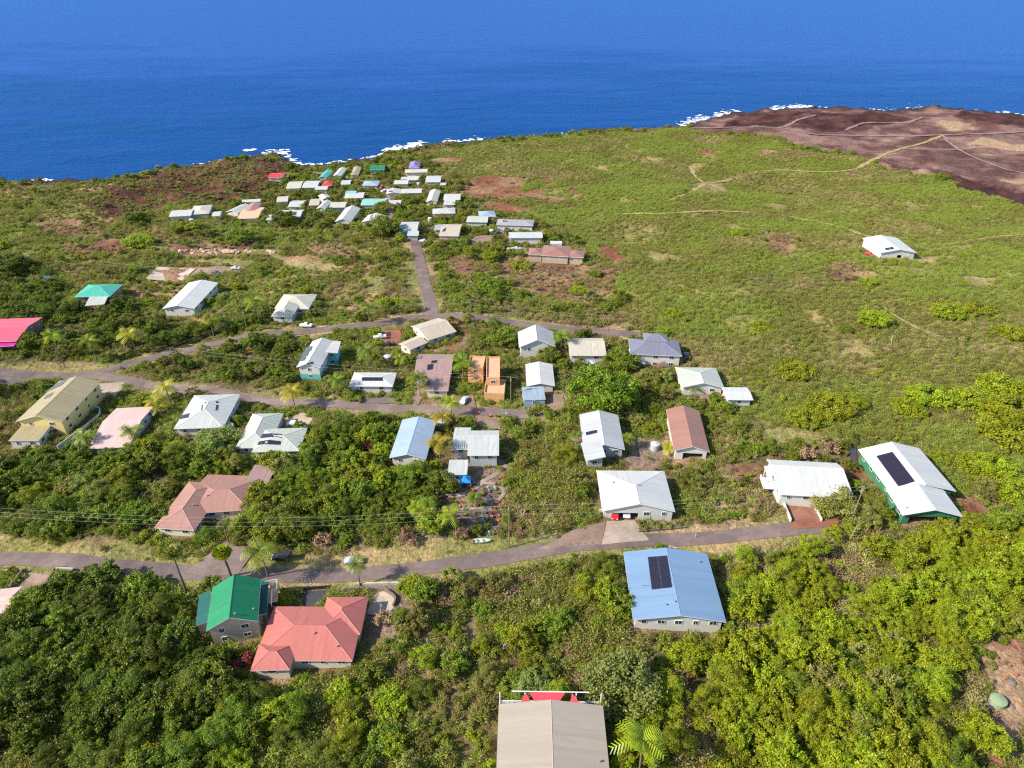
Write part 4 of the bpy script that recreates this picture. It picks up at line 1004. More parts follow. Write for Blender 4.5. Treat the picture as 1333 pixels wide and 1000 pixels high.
house('blue grey house with angled roof behind the pale green one', [B([(627, 281.5), (647.5, 283), (642, 274.5), (619.5, 275)], 'hip', 3.4, 1.4, BGR, wG)])
house('tiny white shed above the brick red roof', [B([(716, 317.5), (731.5, 317.2), (731.5, 313.8), (716.5, 313.8)], 'flat', 2.6, 0, W_, wW, ov=0.1)], name='shed', cat='shed')
h, f = house('wide tan roofed house with blue grey rear edge and small panels', [B([(573, 307), (596.5, 308), (602, 292.5), (575, 292)], 'gu', 3.4, 1.1, TAN2, wT, ox=2.0), B([(565, 300), (574, 300), (576, 293), (566, 293)], 'sl', 3.0, 0.4, GRY, wT)], 'the wide tan house at the lane')
panels(h, f[0], [(577, 299), (581, 296.5), (579.5, 301), (575.5, 302)], 1, 1)
h, f = house('white two tier house at the head of the shore road', [B([(519.6, 301), (543.8, 301.2), (545.3, 289), (522.2, 289)], 'gu', 4.4, 1.2, LG, wTe), B([(530, 307), (545, 307), (545.2, 302), (531, 302)], 'sn', 3.2, 0.4, LG, wG)], 'the white two tier house')
panels(h, f[0], [(524, 293), (529.5, 292), (529, 293.2), (524, 294.2)], 1, 1)
FARG = 'houses of the shore hamlet'
def far(label, *bl, lm=None):
    for q in bl:
        q['e'] *= 0.82
        if q['rf'] is W_: q['rf'] = W2_
    return house(label, list(bl), lm, group=FARG)
far('bright white gable house with wide roof facing the road', B([(436.8, 288.5), (458.8, 289.2), (466.5, 271.8), (449.8, 270)], 'gv', 3.6, 1.8, W_, wW), lm='the bright white gable')
h, f = far('white gable house with a dark strip down its roof', B([(471, 289.5), (497, 290), (499, 282), (480, 278.5)], 'gv', 3.4, 1.5, W_, wW))
panels(h, f[0], [(482.5, 281), (486, 278), (484, 284), (480.5, 286.5)], 1, 1)
far('white house with a shaded roof half and grey wing', B([(411.3, 272), (424, 272.5), (431.5, 262.5), (421.5, 262)], 'gv', 3.2, 1.2, W_, wC), B([(430.5, 270.2), (449, 270.2), (452.3, 263.2), (431, 263)], 'gu', 3.2, 0.9, CR, wTe), lm='the white and grey house')
far('sea green roofed long house', B([(471, 266.8), (500, 267.6), (503.3, 259), (472.6, 258.4)], 'gu', 3.4, 1.0, TEA2, wG), lm='the sea green house')
far('flat white annex beside the sea green roof', B([(504.5, 265.3), (522, 265.6), (522.2, 260.6), (504.5, 260.5)], 'flat', 2.8, 0, W_, wC))
far('white house with a mint green roof half', B([(450, 257.7), (473.6, 257.8), (474.2, 251), (450.2, 250.2)], 'gu', 3.2, 0.9, W_, wW), B([(450, 252.6), (462, 252.6), (465, 249.6), (450, 249.4)], 'sn', 4.2, 0.5, TEA2, wW))
far('pale blue grey hipped cottage', B([(472.6, 241.5), (492.7, 241.6), (493.5, 235.8), (473.6, 235)], 'hip', 3.4, 1.2, LBL, wC), lm='the pale blue grey cottage')
far('very small grey cottage beside bushes', B([(444.5, 240), (456.2, 240.2), (457.2, 234.6), (444.7, 234.5)], 'gu', 3.2, 0.8, LG, wG))
far('square white house with cream walls', B([(513, 239.5), (531.2, 239.7), (532.2, 234.6), (514.2, 234.5)], 'gu', 3.4, 0.9, W_, wC))
far('white house in two stepped roofs behind the square white one', B([(529, 234.5), (545, 234.5), (546.2, 229), (532, 229.2)], 'gu', 3.4, 0.9, W_, wT), B([(522, 233.6), (532, 233.6), (533, 231), (522, 231)], 'sn', 3.0, 0.4, CR, wT))
h, f = far('long low white house in two joined parts', B([(503, 252.2), (521.5, 252.2), (521.5, 245.8), (503.5, 247)], 'gv', 3.0, 1.0, W_, wC), B([(522, 251.6), (549, 251.2), (549.2, 245.4), (522, 246)], 'gu', 3.0, 0.8, W_, wT), lm='the long low white house')
panels(h, f[0], [(506, 248.5), (511.5, 248), (511, 250), (506, 250.3)], 1, 1)
far('long cream house in front of the purple roof', B([(527, 224.8), (556.2, 224.2), (557, 219.8), (527.3, 220.6)], 'gu', 3.2, 0.8, CR, wC), lm='the long cream house')
far('steep purple roofed house above a long cream one', B([(532, 219), (547, 219), (545.8, 211.2), (534.2, 211.2)], 'hip', 4.0, 2.0, PUR, wG), lm='the purple roofed house')
far('leaf green roofed house with teal walls by the beach', B([(481, 221), (500.8, 220.8), (501.6, 215.2), (482.8, 215.6)], 'gu', 4.2, 1.0, GRN, wTe), lm='the leaf green beach house')
far('olive tan roofed house between palms by the beach', B([(457, 228.2), (465.5, 228.2), (471.5, 217.4), (459.5, 218)], 'gv', 3.4, 0.9, OLT, wC))
far('pale grey roofed house near the beach', B([(434, 229), (444.2, 229.6), (451.2, 219.2), (441.2, 219)], 'gv', 3.4, 1.0, LG, wC))
far('bright aqua roofed house near the beach', B([(417.3, 230.2), (426.6, 232), (430.6, 222.4), (423, 222)], 'gv', 3.4, 1.0, TEA, wG), lm='the aqua roofed house')
far('scarlet roofed house in the hamlet', B([(419.8, 241.6), (433, 241.8), (434.6, 236.4), (421.8, 235.6)], 'hip', 3.4, 1.4, RED_, wB), lm='the scarlet roofed house')
far('cream house just in front of the scarlet roof', B([(411, 246.6), (426.4, 247), (427.2, 242.6), (411.6, 242.2)], 'gu', 3.2, 0.7, CR, wC))
far('grey white gable house at the hamlet edge', B([(554, 237), (573.2, 237.2), (575.2, 228.6), (555.6, 229)], 'gu', 3.4, 1.2, LG, wG), lm='the grey gable at the hamlet edge')
far('little white shed beside the grey white gable', B([(573, 240.8), (580.5, 241), (580.7, 238), (573.2, 237.8)], 'flat', 2.4, 0, W_, wW))
far('cream gable house with a dark roof strip', B([(555, 262.8), (568.3, 263.4), (574.2, 248), (559.4, 248.6)], 'gv', 3.4, 1.4, CR, wC), lm='the cream gable with a strip')
far('white house with a lower front roof', B([(577.5, 260.2), (599, 260.2), (600.2, 252.2), (578.4, 252.6)], 'gu', 4.0, 1.0, W_, wW), B([(577.8, 266.6), (592, 266.8), (593.2, 261), (578, 260.6)], 'sn', 3.0, 0.4, W_, wW))
far('low white house with a wavy roof edge', B([(562.6, 278.4), (592, 277.8), (593.2, 270), (563.4, 272)], 'hip', 3.0, 1.0, W_, wC))
far('long white house at the edge of the brown lava', B([(222, 281), (251, 281.6), (250, 272.8), (224, 274.2)], 'gu', 3.4, 0.9, W_, wW), lm='the long white house by the lava')
far('cream white hipped house between white neighbours near the lava', B([(251, 279.2), (271.5, 278), (276.2, 267.4), (249, 267.6)], 'hip', 3.6, 1.2, CR, wG))
far('tiny white house by the lava', B([(277, 281.2), (287, 281.2), (288.2, 275.6), (278.2, 275.2)], 'gu', 3.2, 0.8, W_, wW))
far('pale mint gable house beside the orange roof', B([(301, 274), (310.5, 280), (320, 268.6), (313.5, 266)], 'gv', 3.2, 1.2, PG, wW))
far('house with a peach orange roof below a coral red one', B([(307, 284.4), (335, 284.6), (346, 268.6), (320, 272)], 'gu', 3.2, 0.9, simple('peach_roof', (0.62, 0.36, 0.22), 0.7, 0.15), wC), lm='the peach roofed house')
far('coral red roofed house above the peach roof', B([(320, 275.2), (332.5, 275.4), (339.8, 264.8), (323.5, 264.5)], 'gv', 4.2, 0.9, TER, wT))
far('narrow white house seaward of the coral red roof', B([(316, 263), (339.5, 263), (339.5, 258.6), (315.5, 260.4)], 'gu', 3.2, 0.8, W_, wW))
far('large white house with blue tinted roof beside a dark tree', B([(366, 283.2), (391.5, 283.6), (394.2, 274.2), (364, 273)], 'gu', 3.8, 1.1, W_, wG), B([(347, 286.4), (358, 286.4), (363, 280.2), (349.5, 280.4)], 'sn', 3.0, 0.4, W_, wW), lm='the large white house')
far('white round backed roof house', B([(374, 269.2), (394.5, 269.2), (397.2, 261.2), (382, 261)], 'gu', 3.2, 1.2, LG, wW))
far('dull white house half behind bushes', B([(361, 262.6), (374.6, 262.6), (376.2, 255.2), (360.6, 256.4)], 'gu', 3.6, 1.0, CR, wG))
far('tan grey house beside the white and grey one', B([(401, 268.2), (413.8, 266.4), (419.2, 258.6), (405.4, 259)], 'gu', 3.2, 0.8, TAN2, wT))
far('slim white roofed house set at an angle', B([(419, 261.2), (426, 257), (427.2, 252), (418.8, 254.6)], 'gv', 3.2, 0.8, W_, wW))
far('tan roofed house seaward of the hamlet lane', B([(372, 245.2), (390, 245.4), (396.8, 235), (376.5, 237.6)], 'gu', 3.2, 0.9, CR, wW))
far('white roofed house with teal trim', B([(394, 244.2), (414, 244.4), (416.2, 235.6), (397.6, 235.4)], 'gu', 3.4, 0.9, W_, wTe))
far('red roofed house on the lava shore', B([(349.6, 231.2), (368.2, 231.4), (371, 225.2), (352.4, 225.4)], 'gu', 4.0, 1.0, RED_, wW), lm='the red roofed house on the shore')
h, f = house('grey cottage with white lean to roof over a block wall', [
    B([(608, 593.2), (649, 592.8), (650.4, 560), (611, 561)], 'gu', 4.6, 1.0, LG, wG, ox=2.2),
    B([(588, 585.2), (611, 585.2), (613, 557), (592.4, 556.4)], 'gu', 3.8, 0.8, LG, wG)], 'the grey cottage by the garden')
house('small white roofed shed at the terraced garden', [B([(582.6, 617.8), (608.4, 618), (609.2, 600.2), (585, 600)], 'sn', 2.9, 0.4, LG, wG, ov=0.3)], 'the garden shed', name='shed', cat='shed')
house('pale blue gable house behind a leaning palm', [B([(504.8, 597), (554, 597), (568.8, 547.8), (525, 547)], 'gv', 3.6, 1.5, LBL, wW)], 'the pale blue gable house')
# ------------------------------------------------------------------ plants: leaf-built crowns
TONE = {
 'dark': ((0.022, 0.048, 0.003), (0.180, 0.225, 0.010)), 'mid': ((0.052, 0.095, 0.006), (0.250, 0.300, 0.018)),
 'lime': ((0.105, 0.150, 0.004), (0.360, 0.400, 0.012)), 'olive': ((0.115, 0.125, 0.020), (0.330, 0.310, 0.068)),
 'pale': ((0.125, 0.170, 0.030), (0.310, 0.370, 0.085)), 'dry': ((0.19, 0.115, 0.065), (0.42, 0.28, 0.165)),
 'red': ((0.14, 0.025, 0.02), (0.30, 0.07, 0.05)), 'gold': ((0.22, 0.21, 0.012), (0.46, 0.38, 0.03)), 'straw': ((0.24, 0.21, 0.07), (0.42, 0.35, 0.14)),
 'green': ((0.135, 0.180, 0.022), (0.325, 0.365, 0.055)), 'fresh': ((0.045, 0.110, 0.004), (0.240, 0.370, 0.014)), 'flower': ((0.45, 0.10, 0.03), (0.60, 0.18, 0.05)), 'pink': ((0.45, 0.04, 0.10), (0.6, 0.10, 0.2)), 'silver': ((0.22, 0.26, 0.22), (0.40, 0.44, 0.40)),
}
WORD = {'dark': 'dark green', 'mid': 'mid green', 'lime': 'bright yellow green', 'olive': 'dull olive', 'pale': 'pale grey green', 'dry': 'dry brown', 'red': 'dark red', 'gold': 'golden', 'fresh': 'fresh green', 'green': 'grass green', 'straw': 'straw coloured'}
LM = {k: leafmat(k, *v) for k, v in TONE.items()}
def leaves(pos, nrm, L, W, rg, fold=0.18, along=None):
    n = len(pos)
    nrm = nrm / (np.linalg.norm(nrm, axis=1)[:, None] + 1e-9)
    t = rg.normal(size=(n, 3)) if along is None else along + rg.normal(size=(n, 3)) * 0.25
    t -= nrm * (t * nrm).sum(1)[:, None]; t /= np.linalg.norm(t, axis=1)[:, None] + 1e-9
    bb = np.cross(nrm, t)
    l = L * rg.uniform(0.6, 1.25, (n, 1)); w_ = W * rg.uniform(0.6, 1.25, (n, 1))
    v = np.stack([pos - t * l / 2, pos + bb * w_ / 2 + nrm * w_ * fold, pos + t * l / 2, pos - bb * w_ / 2 + nrm * w_ * fold], 1)
    return v.reshape(-1, 3), np.arange(4 * n).reshape(-1, 4), rg.random(n)
def leafmesh(name, parts, mat):
    V = []; F = []; A = []; k = 0
    for v, f, a in parts:
        V.append(v); F.append(f + k); A.append(a); k += len(v)
    V = np.concatenate(V); F = np.concatenate(F); A = np.concatenate(A)
    me = bpy.data.meshes.new(name)
    me.from_pydata(V.tolist(), [], F.tolist())
    at_ = me.attributes.new('leafrand', 'FLOAT', 'FACE'); at_.data.foreach_set('value', A.astype(np.float32))
    me.materials.append(mat)
    return me
def clump_leaves(cs, rs, n, L, W, rg, up=0.35, flat=0.8):
    P_, N_, A_ = [], [], []
    for c, r in zip(cs, rs):
        d = rg.normal(size=(n, 3)); d /= np.linalg.norm(d, axis=1)[:, None]
        d[:, 2] = np.where(d[:, 2] < -0.3, -d[:, 2], d[:, 2])
        rr = r * rg.random((n, 1)) ** 0.45 * np.where(rg.random((n, 1)) < 0.16, rg.uniform(1.1, 1.75, (n, 1)), rg.uniform(0.7, 1.15, (n, 1)))
        P_.append(np.asarray(c) + d * rr * np.array([1, 1, flat])); N_.append(d * 0.5 + rg.normal(size=(n, 3)) * 0.5 + np.array([0, 0, up])); A_.append(d * 0.8 + rg.normal(size=(n, 3)) * 0.4 + np.array([0, 0, 0.5]))
    v, f, a = leaves(np.concatenate(P_), np.concatenate(N_), L, W, rg, along=np.concatenate(A_))
    return v, f, np.clip(0.6 * a + 0.5 * np.repeat(rg.random(len(rs)), n) - 0.05, 0, 1)
def tree_shape(seed, Rr, H, ncl, per, L, W):
    rg = np.random.default_rng(seed); cs = []; rs = []
    for k in range(ncl):
        an = rg.uniform(0, 6.283); q = math.sqrt(rg.random()) * 1.08
        r = Rr * rg.uniform(0.15, 0.32)
        zt = H * (1 - 0.26 * q) * rg.uniform(0.48, 1.14) - r * 0.6
        cs.append((math.cos(an) * q * Rr, math.sin(an) * q * Rr, zt)); rs.append(r)
    return cs, rs, clump_leaves(cs, rs, per, L, W, rg)
TREES = {}; TRUNKS = []; NS = 8
for s_ in range(NS):
    Rr, H = ((2.6, 4.6), (2.4, 5.4), (3.0, 4.0), (2.6, 4.8), (2.2, 3.8), (2.7, 5.0), (2.4, 4.2), (3.1, 4.4))[s_]
    cs, rs, lv = tree_shape(100 + s_, Rr, H, 48 + 2 * s_, 82, 0.46, 0.24) if s_ < 4 else tree_shape(100 + s_, Rr, H, 40 + s_, 125, 0.40, 0.095)   # broad leaved, then feathery
    for tn in ('dark', 'mid', 'lime', 'olive', 'pale'):
        TREES[(s_, tn)] = leafmesh('crown', [lv], LM[tn])
    mb = MB(); rg = np.random.default_rng(s_)
    fork = (rg.normal() * 0.15, rg.normal() * 0.15, 1.5)
    mb.tube([(0, 0, -0.6), (0.04, 0, 0.4), fork], [0.22, 0.17, 0.13], 7)
    for c in cs[:9]:
        c = np.array(c); mid = np.array(fork) * 0.45 + c * 0.55 + rg.normal(size=3) * 0.18
        mb.tube([fork, mid, c], [0.09, 0.06, 0.025], 5)
    TRUNKS.append(mb.data('trunk', BARK))
SHRUBS = {}
for s_ in range(4):
    rg = np.random.default_rng(200 + s_); cs = []; rs = []
    for k in range(7):
        an = rg.uniform(0, 6.283); q = math.sqrt(rg.random()) * 0.95
        r = rg.uniform(0.25, 0.55); cs.append((math.cos(an) * q, math.sin(an) * q, rg.uniform(0.35, 1.0) * (1.25 - 0.6 * q))); rs.append(r)
    lv = clump_leaves(cs, rs, 110, 0.27, 0.13, rg)
    for tn in ('dark', 'mid', 'lime', 'olive', 'dry', 'pale', 'red'): SHRUBS[(s_, tn)] = leafmesh('shrub', [lv], LM[tn])
TUFTS = {}
for s_ in range(4):
    rg = np.random.default_rng(300 + s_); n = 230
    d = rg.normal(size=(n, 3)); d[:, 2] = np.abs(d[:, 2]) * 0.9 + 0.25; d /= np.linalg.norm(d, axis=1)[:, None]
    pos = d * np.array([1.15, 1.15, 1.3]) * rg.random((n, 1)) ** 0.5 * rg.uniform(0.75, 1.25, (n, 1)); pos[:, 2] *= 1.0
    nr = rg.normal(size=(n, 3)) * 0.6 + np.array([0, 0, 0.55])
    lv = leaves(pos, nr, 0.46, 0.12, rg, 0.1, along=d + np.array([0, 0, 0.5]))
    for tn in ('green', 'olive', 'straw', 'dry', 'lime', 'mid'): TUFTS[(s_, tn)] = leafmesh('tuft', [lv], LM[tn])

plist = [((243, 772), 722, 'fan', 0), ((301, 751), 719, 'fan', 0), ((349, 751), 716, 'coco', 0), ((469, 763), 733, 'coco', 3, 0.62), ((85, 479), 437, 'coco', 1), ((127, 471), 443, 'coco', 1),
 ((178, 460), 433, 'coco', 2), ((279, 440), 416, 'coco', 1), ((339, 424), 391, 'coco', 1), ((206, 540), 521, 'coco', 2), ((222, 525), 503, 'coco', 2), ((212, 545), 530, 'coco', 1), ((118, 588), 567, 'coco', 0), ((178, 582), 560, 'coco', 0),
 ((384, 531), 508, 'coco', 2), ((523, 482), 467, 'coco', 1), ((480, 481), 454, 'coco', 3), ((481, 421), 398, 'coco', 0), ((529, 408), 392, 'coco', 3), ((440, 513), 493, 'coco', 0), ((547, 516), 491, 'coco', 3), ((603, 498), 470, 'coco', 0),
 ((588, 543), 524, 'coco', 1), ((577, 560), 541, 'coco', 2), ((573, 600), 575, 'coco', 2), ((730, 459), 436, 'coco', 0), ((818, 584), 570, 'coco', 3), ((871, 592), 581, 'coco', 2), ((903, 513), 505, 'coco', 1),
 ((830, 1016), 962, 'coco', 1), ((543, 676), 661, 'coco', 1), ((587, 690), 668, 'coco', 1), ((560, 672), 655, 'coco', 3), ((750, 578), 566, 'coco', 3), ((620, 660), 648, 'coco', 3),
 ((477, 221), 214, 'coco', 1), ((420, 224), 218, 'coco', 1), ((453, 226), 220, 'coco', 2), ((527, 211), 203, 'coco', 1), ((521, 224), 217, 'coco', 2), ((543, 210), 205, 'coco', 1), ((395, 276), 268, 'coco', 0), ((379, 235), 228, 'coco', 1), ((366, 237), 231, 'coco', 2), ((386, 234), 227, 'coco', 1), ((508, 221), 215, 'coco', 1), ((523, 308), 299, 'coco', 0), ((468, 288), 281, 'coco', 0), ((515, 207), 201, 'coco', 3), ((410, 224), 219, 'coco', 1), ((462, 230), 225, 'coco', 3), ((640, 302), 295, 'coco', 1)]
feat = [((783, 528), 38, 'fresh', 0), ((285, 590), 25, 'pale', 0), ((806, 905), 42, 'pale', 0), ((850, 915), 16, 'fresh', 0), ((690, 905), 22, 'pale', 0), ((1083, 668), 26, 'olive', 0), ((1122, 682), 18, 'olive', 0), ((340, 668), 20, 'olive', 0), ((378, 690), 26, 'mid', 0),
 ((18, 358), 19, 'dark', 0), ((178, 292), 13, 'dark', 0), ((314, 318), 15, 'mid', 0), ((372, 293), 14, 'dark', 0), ((499, 308), 20, 'mid', 0), ((500, 275), 10, 'olive', 0), ((228, 280), 10, 'lime', 1), ((243, 300), 16, 'lime', 1), ((184, 318), 18, 'lime', 1),
 ((677, 349), 13, 'lime', 1), ((813, 396), 10, 'dark', 0), ((755, 382), 12, 'lime', 1), ((640, 340), 10, 'lime', 0), ((775, 358), 9, 'mid', 1), ((660, 390), 10, 'mid', 1), ((588, 378), 14, 'mid', 1), ((640, 375), 16, 'mid', 1),
 ((1236, 410), 21, 'lime', 1), ((1272, 407), 17, 'lime', 1), ((1318, 438), 18, 'lime', 1), ((1140, 420), 19, 'lime', 1), ((1130, 370), 11, 'lime', 1), ((990, 430), 15, 'lime', 1), ((874, 412), 13, 'lime', 1), ((1033, 490), 24, 'lime', 1), ((985, 488), 12, 'mid', 1), ((1083, 537), 28, 'lime', 1), ((1050, 548), 22, 'lime', 1), ((1110, 525), 16, 'lime', 1), ((1206, 523), 26, 'lime', 1), ((1180, 535), 20, 'lime', 1), ((1300, 512), 30, 'lime', 1), ((1270, 528), 26, 'lime', 1), ((1320, 545), 36, 'lime', 1), ((1304, 570), 34, 'lime', 1), ((1268, 610), 24, 'lime', 1), ((1290, 612), 24, 'lime', 1), ((1320, 645), 26, 'lime', 1), ((1225, 598), 14, 'lime', 1), ((1167, 345), 9, 'lime', 1), ((960, 305), 10, 'lime', 1), ((810, 545), 14, 'olive', 0), ((715, 470), 14, 'mid', 0), ((808, 480), 20, 'mid', 0), ((655, 450), 18, 'mid', 0), ((840, 500), 14, 'olive', 0), ((1100, 430), 9, 'mid', 1)]
def tn_w(t): return WORD[t]
for q in plist:
    c = at(*q[0]); r_ = 2.2; stamp(NOTREE, [(c[0] - r_, c[1] - r_ - 1), (c[0] + r_, c[1] - r_ - 1), (c[0] + r_, c[1] + r_), (c[0] - r_, c[1] + r_)], True)
for px_, py_, r_ in ((461, 732, 2.8), (368, 728, 3.0), (495, 441, 2.6), (508, 450, 2.6), (307, 351, 4), (282, 357, 4), (384, 554, 2.5), (1131, 333, 4), (893, 466, 3), (604, 524, 2.5), (627, 705, 2.6), (399, 426, 3), (834, 689, 1.6), (849, 686, 1.6), (866, 686, 1.6), (880, 684, 1.6), (1297, 916, 2.2), (477, 592, 3.2), (477, 600, 3.0), (1050, 600, 2), (1075, 588, 2.4), (420, 712, 2.4), (530, 706, 2.2), (318, 868, 2.2), (500, 815, 2.2)):
    c = at(px_, py_)
    for arr in (NOVEG, NOTREE): stamp(arr, [(c[0] - r_, c[1] - r_), (c[0] + r_, c[1] - r_), (c[0] + r_, c[1] + r_), (c[0] - r_, c[1] + r_)], True)
stamp(NOVEG, P([(188, 366), (238, 370), (260, 350), (204, 347)]), True); stamp(NOTREE, P([(184, 374), (244, 376), (262, 350), (204, 346)]), True)
stamp(NOVEG, P([(228, 332), (365, 333), (365, 325), (228, 326)]), True); stamp(NOTREE, P([(228, 338), (365, 339), (365, 325), (228, 326)]), True)
for q in ([(660, 606), (645, 618), (630, 626), (612, 640), (596, 645), (577, 644)], [(628, 629), (646, 631), (656, 639), (652, 648), (641, 656), (628, 652)]):
    for a_ in P(q): stamp(NOVEG, [(a_[0] - 1.5, a_[1] - 1.5), (a_[0] + 1.5, a_[1] - 1.5), (a_[0] + 1.5, a_[1] + 1.5), (a_[0] - 1.5, a_[1] + 1.5)], True)
# ------------------------------------------------------------------ where the plants stand
def pick(zone_w, z, rnd):
    out = np.empty(len(z), object)
    for k in np.unique(z):
        names, wts = zip(*zone_w.get(int(k), zone_w['*']).items()); cw = np.cumsum(wts) / np.sum(wts)
        i = z == k; out[i] = np.array(names, object)[np.searchsorted(cw, rnd[i])]
    return out
def scatter(spacing, prob, tones, smin, smax, mask, seed, nscale=16.0, lo=0.35, hi=0.65, xmin=-700, xmax=850, ymin=22, ymax=960, tone_noise=14.0):
    rg = np.random.default_rng(seed)
    X, Y = np.meshgrid(np.arange(xmin, xmax, spacing), np.arange(ymin, ymax, spacing))
    X = X.ravel() + rg.uniform(-0.5, 0.5, X.size) * spacing; Y = Y.ravel() + rg.uniform(-0.5, 0.5, Y.size) * spacing
    Z = G(X, Y) + relief(X, Y) * sstep(3, 14, coast_y(X) - Y); px, py, dep = project(X, Y, Z + 1.5)
    k = (px > -110) & (px < PW + 110) & (py < PH + 150) & (coast_y(X) - Y > smin * 16)
    X, Y, Z, px, py, dep = X[k], Y[k], Z[k], px[k], py[k], dep[k]
    wx_ = X + (fbm(X, Y, 12, 3) - 0.5) * 16 * sstep(60, 220, Y); wy_ = Y + (fbm(X + 40, Y, 12, 3) - 0.5) * 16 * sstep(60, 220, Y)
    z = look(ZONE, wx_, wy_)
    p = np.array([prob.get(i, 0.0) for i in range(19)])[z]
    nz = sstep(lo, hi, fbm(X + seed * 13, Y, nscale, 4))
    p = p * (0.35 + 1.3 * nz)
    k = (rg.random(len(X)) < p) & ~look(mask, X, Y)
    X, Y, Z, z, dep = X[k], Y[k], Z[k], z[k], dep[k]
    kn = 0.55 if tone_noise < 25 else 0.74
    tr = kn * np.clip((fbm(X + 200 + seed, (Y + 300) * 1.5, tone_noise, 4) - 0.3) / 0.4, 0, 0.999) + (1 - kn) * rg.random(len(X))
    tn = pick(tones, z, np.clip(tr, 0, 0.999))
    return [dict(x=X[i], y=Y[i], z=Z[i], zone=int(z[i]), tone=tn[i], s=rg.uniform(smin, smax), r=rg.uniform(0, 6.283), v=int(rg.integers(0, 100)), d=dep[i]) for i in range(len(X))]
TT = {DARKW: dict(dark=5, mid=4, lime=1.6), BRIGHTW: dict(olive=0.8, mid=1.5, lime=7), MIDW: dict(olive=3, mid=2.4, lime=3), GROVE: dict(dark=2, mid=4, lime=2.2, pale=0.6, olive=0.6),
      GROVE2: dict(dark=3, mid=3, olive=2), FARL: dict(olive=3, mid=2, lime=2, pale=1), HILL: dict(lime=1), '*': dict(dark=1, mid=4, olive=2, lime=2.2, pale=0.5)}
ST = {DARKW: dict(dark=3, mid=4, olive=2), BRIGHTW: dict(olive=3, lime=4, mid=2, dry=0.6), MIDW: dict(dry=1.1, olive=5, mid=2.5, lime=2.5), FARL: dict(dry=1.2, olive=4, mid=2, lime=2.5, pale=1),
      FIELD: dict(dry=3, olive=3, lime=1), LAVA: dict(olive=3, pale=2, lime=0.5), HILL: dict(olive=3, lime=2, mid=1), PATCH: dict(dry=0.8, olive=3, lime=2, mid=2), VERGE: dict(dry=2, olive=2), '*': dict(dry=1.3, olive=3, mid=3, dark=0.6, lime=2.4)}
KT = {TANC: dict(dry=4, straw=3, olive=1), BRIGHTW: dict(dry=1.5, straw=1.5, olive=3, green=1), HILL: dict(dry=0.35, straw=1.1, olive=3, green=5), MIDW: dict(dry=1.2, olive=3, green=4), FARL: dict(dry=1, straw=1, olive=3, green=3), FIELD: dict(dry=3, straw=2, olive=2), '*': dict(dry=1, straw=0.8, olive=3, green=4), VERGE: dict(straw=3, olive=2)}
trees = scatter(2.9, {DARKW: 0.95, BRIGHTW: 0.85, MIDW: 0.24, GROVE: 0.85, GROVE2: 0.40, 0: 0.17, FARL: 0.06, PATCH: 0.10, VILL: 0.30, FIELD: 0.02, YARD: 0.0}, TT, 0.45, 1.18, NOTREE | NOVEG, 5)
shrubs = scatter(2.3, {DARKW: 0.35, BRIGHTW: 0.32, MIDW: 0.85, GROVE: 0.6, GROVE2: 0.6, 0: 0.66, FARL: 0.38, PATCH: 0.75, VILL: 0.6, HILL: 0.05, LAVA: 0.36, FIELD: 0.16, VERGE: 0.02, YARD: 0.06, RED: 0.02, TANC: 0.10}, ST, 0.65, 1.5, NOVEG, 6, 11)
tufts = scatter(1.75, {HILL: 0.95, 0: 0.75, MIDW: 0.9, PATCH: 0.85, FARL: 0.6, FIELD: 0.35, VILL: 0.45, LAVA: 0.03, BRIGHTW: 0.95, GROVE: 0.5, GROVE2: 0.5, DARKW: 0.6, VERGE: 0.10, RED: 0.03, TANC: 0.22}, KT, 0.55, 1.2, NOVEG, 8, 22, 0.3, 0.6, tone_noise=48)
for q in trees:
    if q['zone'] in (DARKW, BRIGHTW, GROVE): q['s'] *= 1.12
    if q['zone'] in (FARL, VILL, 0): q['s'] *= 0.8
for q in tufts:
    q['s'] *= {HILL: 1.12, MIDW: 1.5, PATCH: 1.4, BRIGHTW: 1.45, 0: 1.25, FARL: 1.3, DARKW: 1.4, GROVE: 1.3, VERGE: 0.5, TANC: 0.8}.get(q['zone'], 1.0)
print('plants', len(trees), len(shrubs), len(tufts))
ORD = 'nearest,second nearest,third nearest,fourth nearest,fifth nearest,sixth nearest,seventh nearest,eighth nearest,ninth nearest,tenth nearest,eleventh nearest,twelfth nearest,thirteenth nearest,fourteenth nearest,fifteenth nearest,sixteenth nearest,seventeenth nearest,eighteenth nearest,nineteenth nearest,twentieth nearest'.split(',')
TENS = {2: 'twenty', 3: 'thirty', 4: 'forty', 5: 'fifty', 6: 'sixty', 7: 'seventy', 8: 'eighty', 9: 'ninety'}
UNI = 'first second third fourth fifth sixth seventh eighth ninth'.split()
def ordw(k):
    if k < 20: return ORD[k]
    k += 1
    if k % 10 == 0: return TENS[k // 10][:-1] + 'ieth nearest'
    return TENS[k // 10] + ' ' + UNI[k % 10 - 1] + ' nearest'
_rank = {}
def label_by_landmark(items, noun):
    """items (x, y, tone): names each by its look and its rank of nearness to the closest landmark house"""
    names = list(LMARK); L = np.array([LMARK[k] for k in names]); buck = {}
    for i, (x, y, tone) in enumerate(items):
        d = np.hypot(L[:, 0] - x, L[:, 1] - y); j = int(np.argmin(d)); buck.setdefault((names[j], tone), []).append((d[j], i))
    out = [None] * len(items)
    for (nm, tone), l in buck.items():
        for k, (_, i) in enumerate(sorted(l)): out[i] = f'{tone} {noun}, {ordw(k)} to {nm}'
    return out
def split_largest(items, size, n_=300):
    def inframe(q):
        a, b, _ = project(q['x'], q['y'], q['z'] + 1.2)
        return -15 < a < PW + 15 and -10 < b < PH + 25
    for q in items: q['in'] = inframe(q)
    items.sort(key=lambda q: -(q['s'] * size / q['d'] if q['in'] else 0))
    return items[:n_], items[n_:]
big_t, rest_t = split_largest(trees, 2.6, 296)
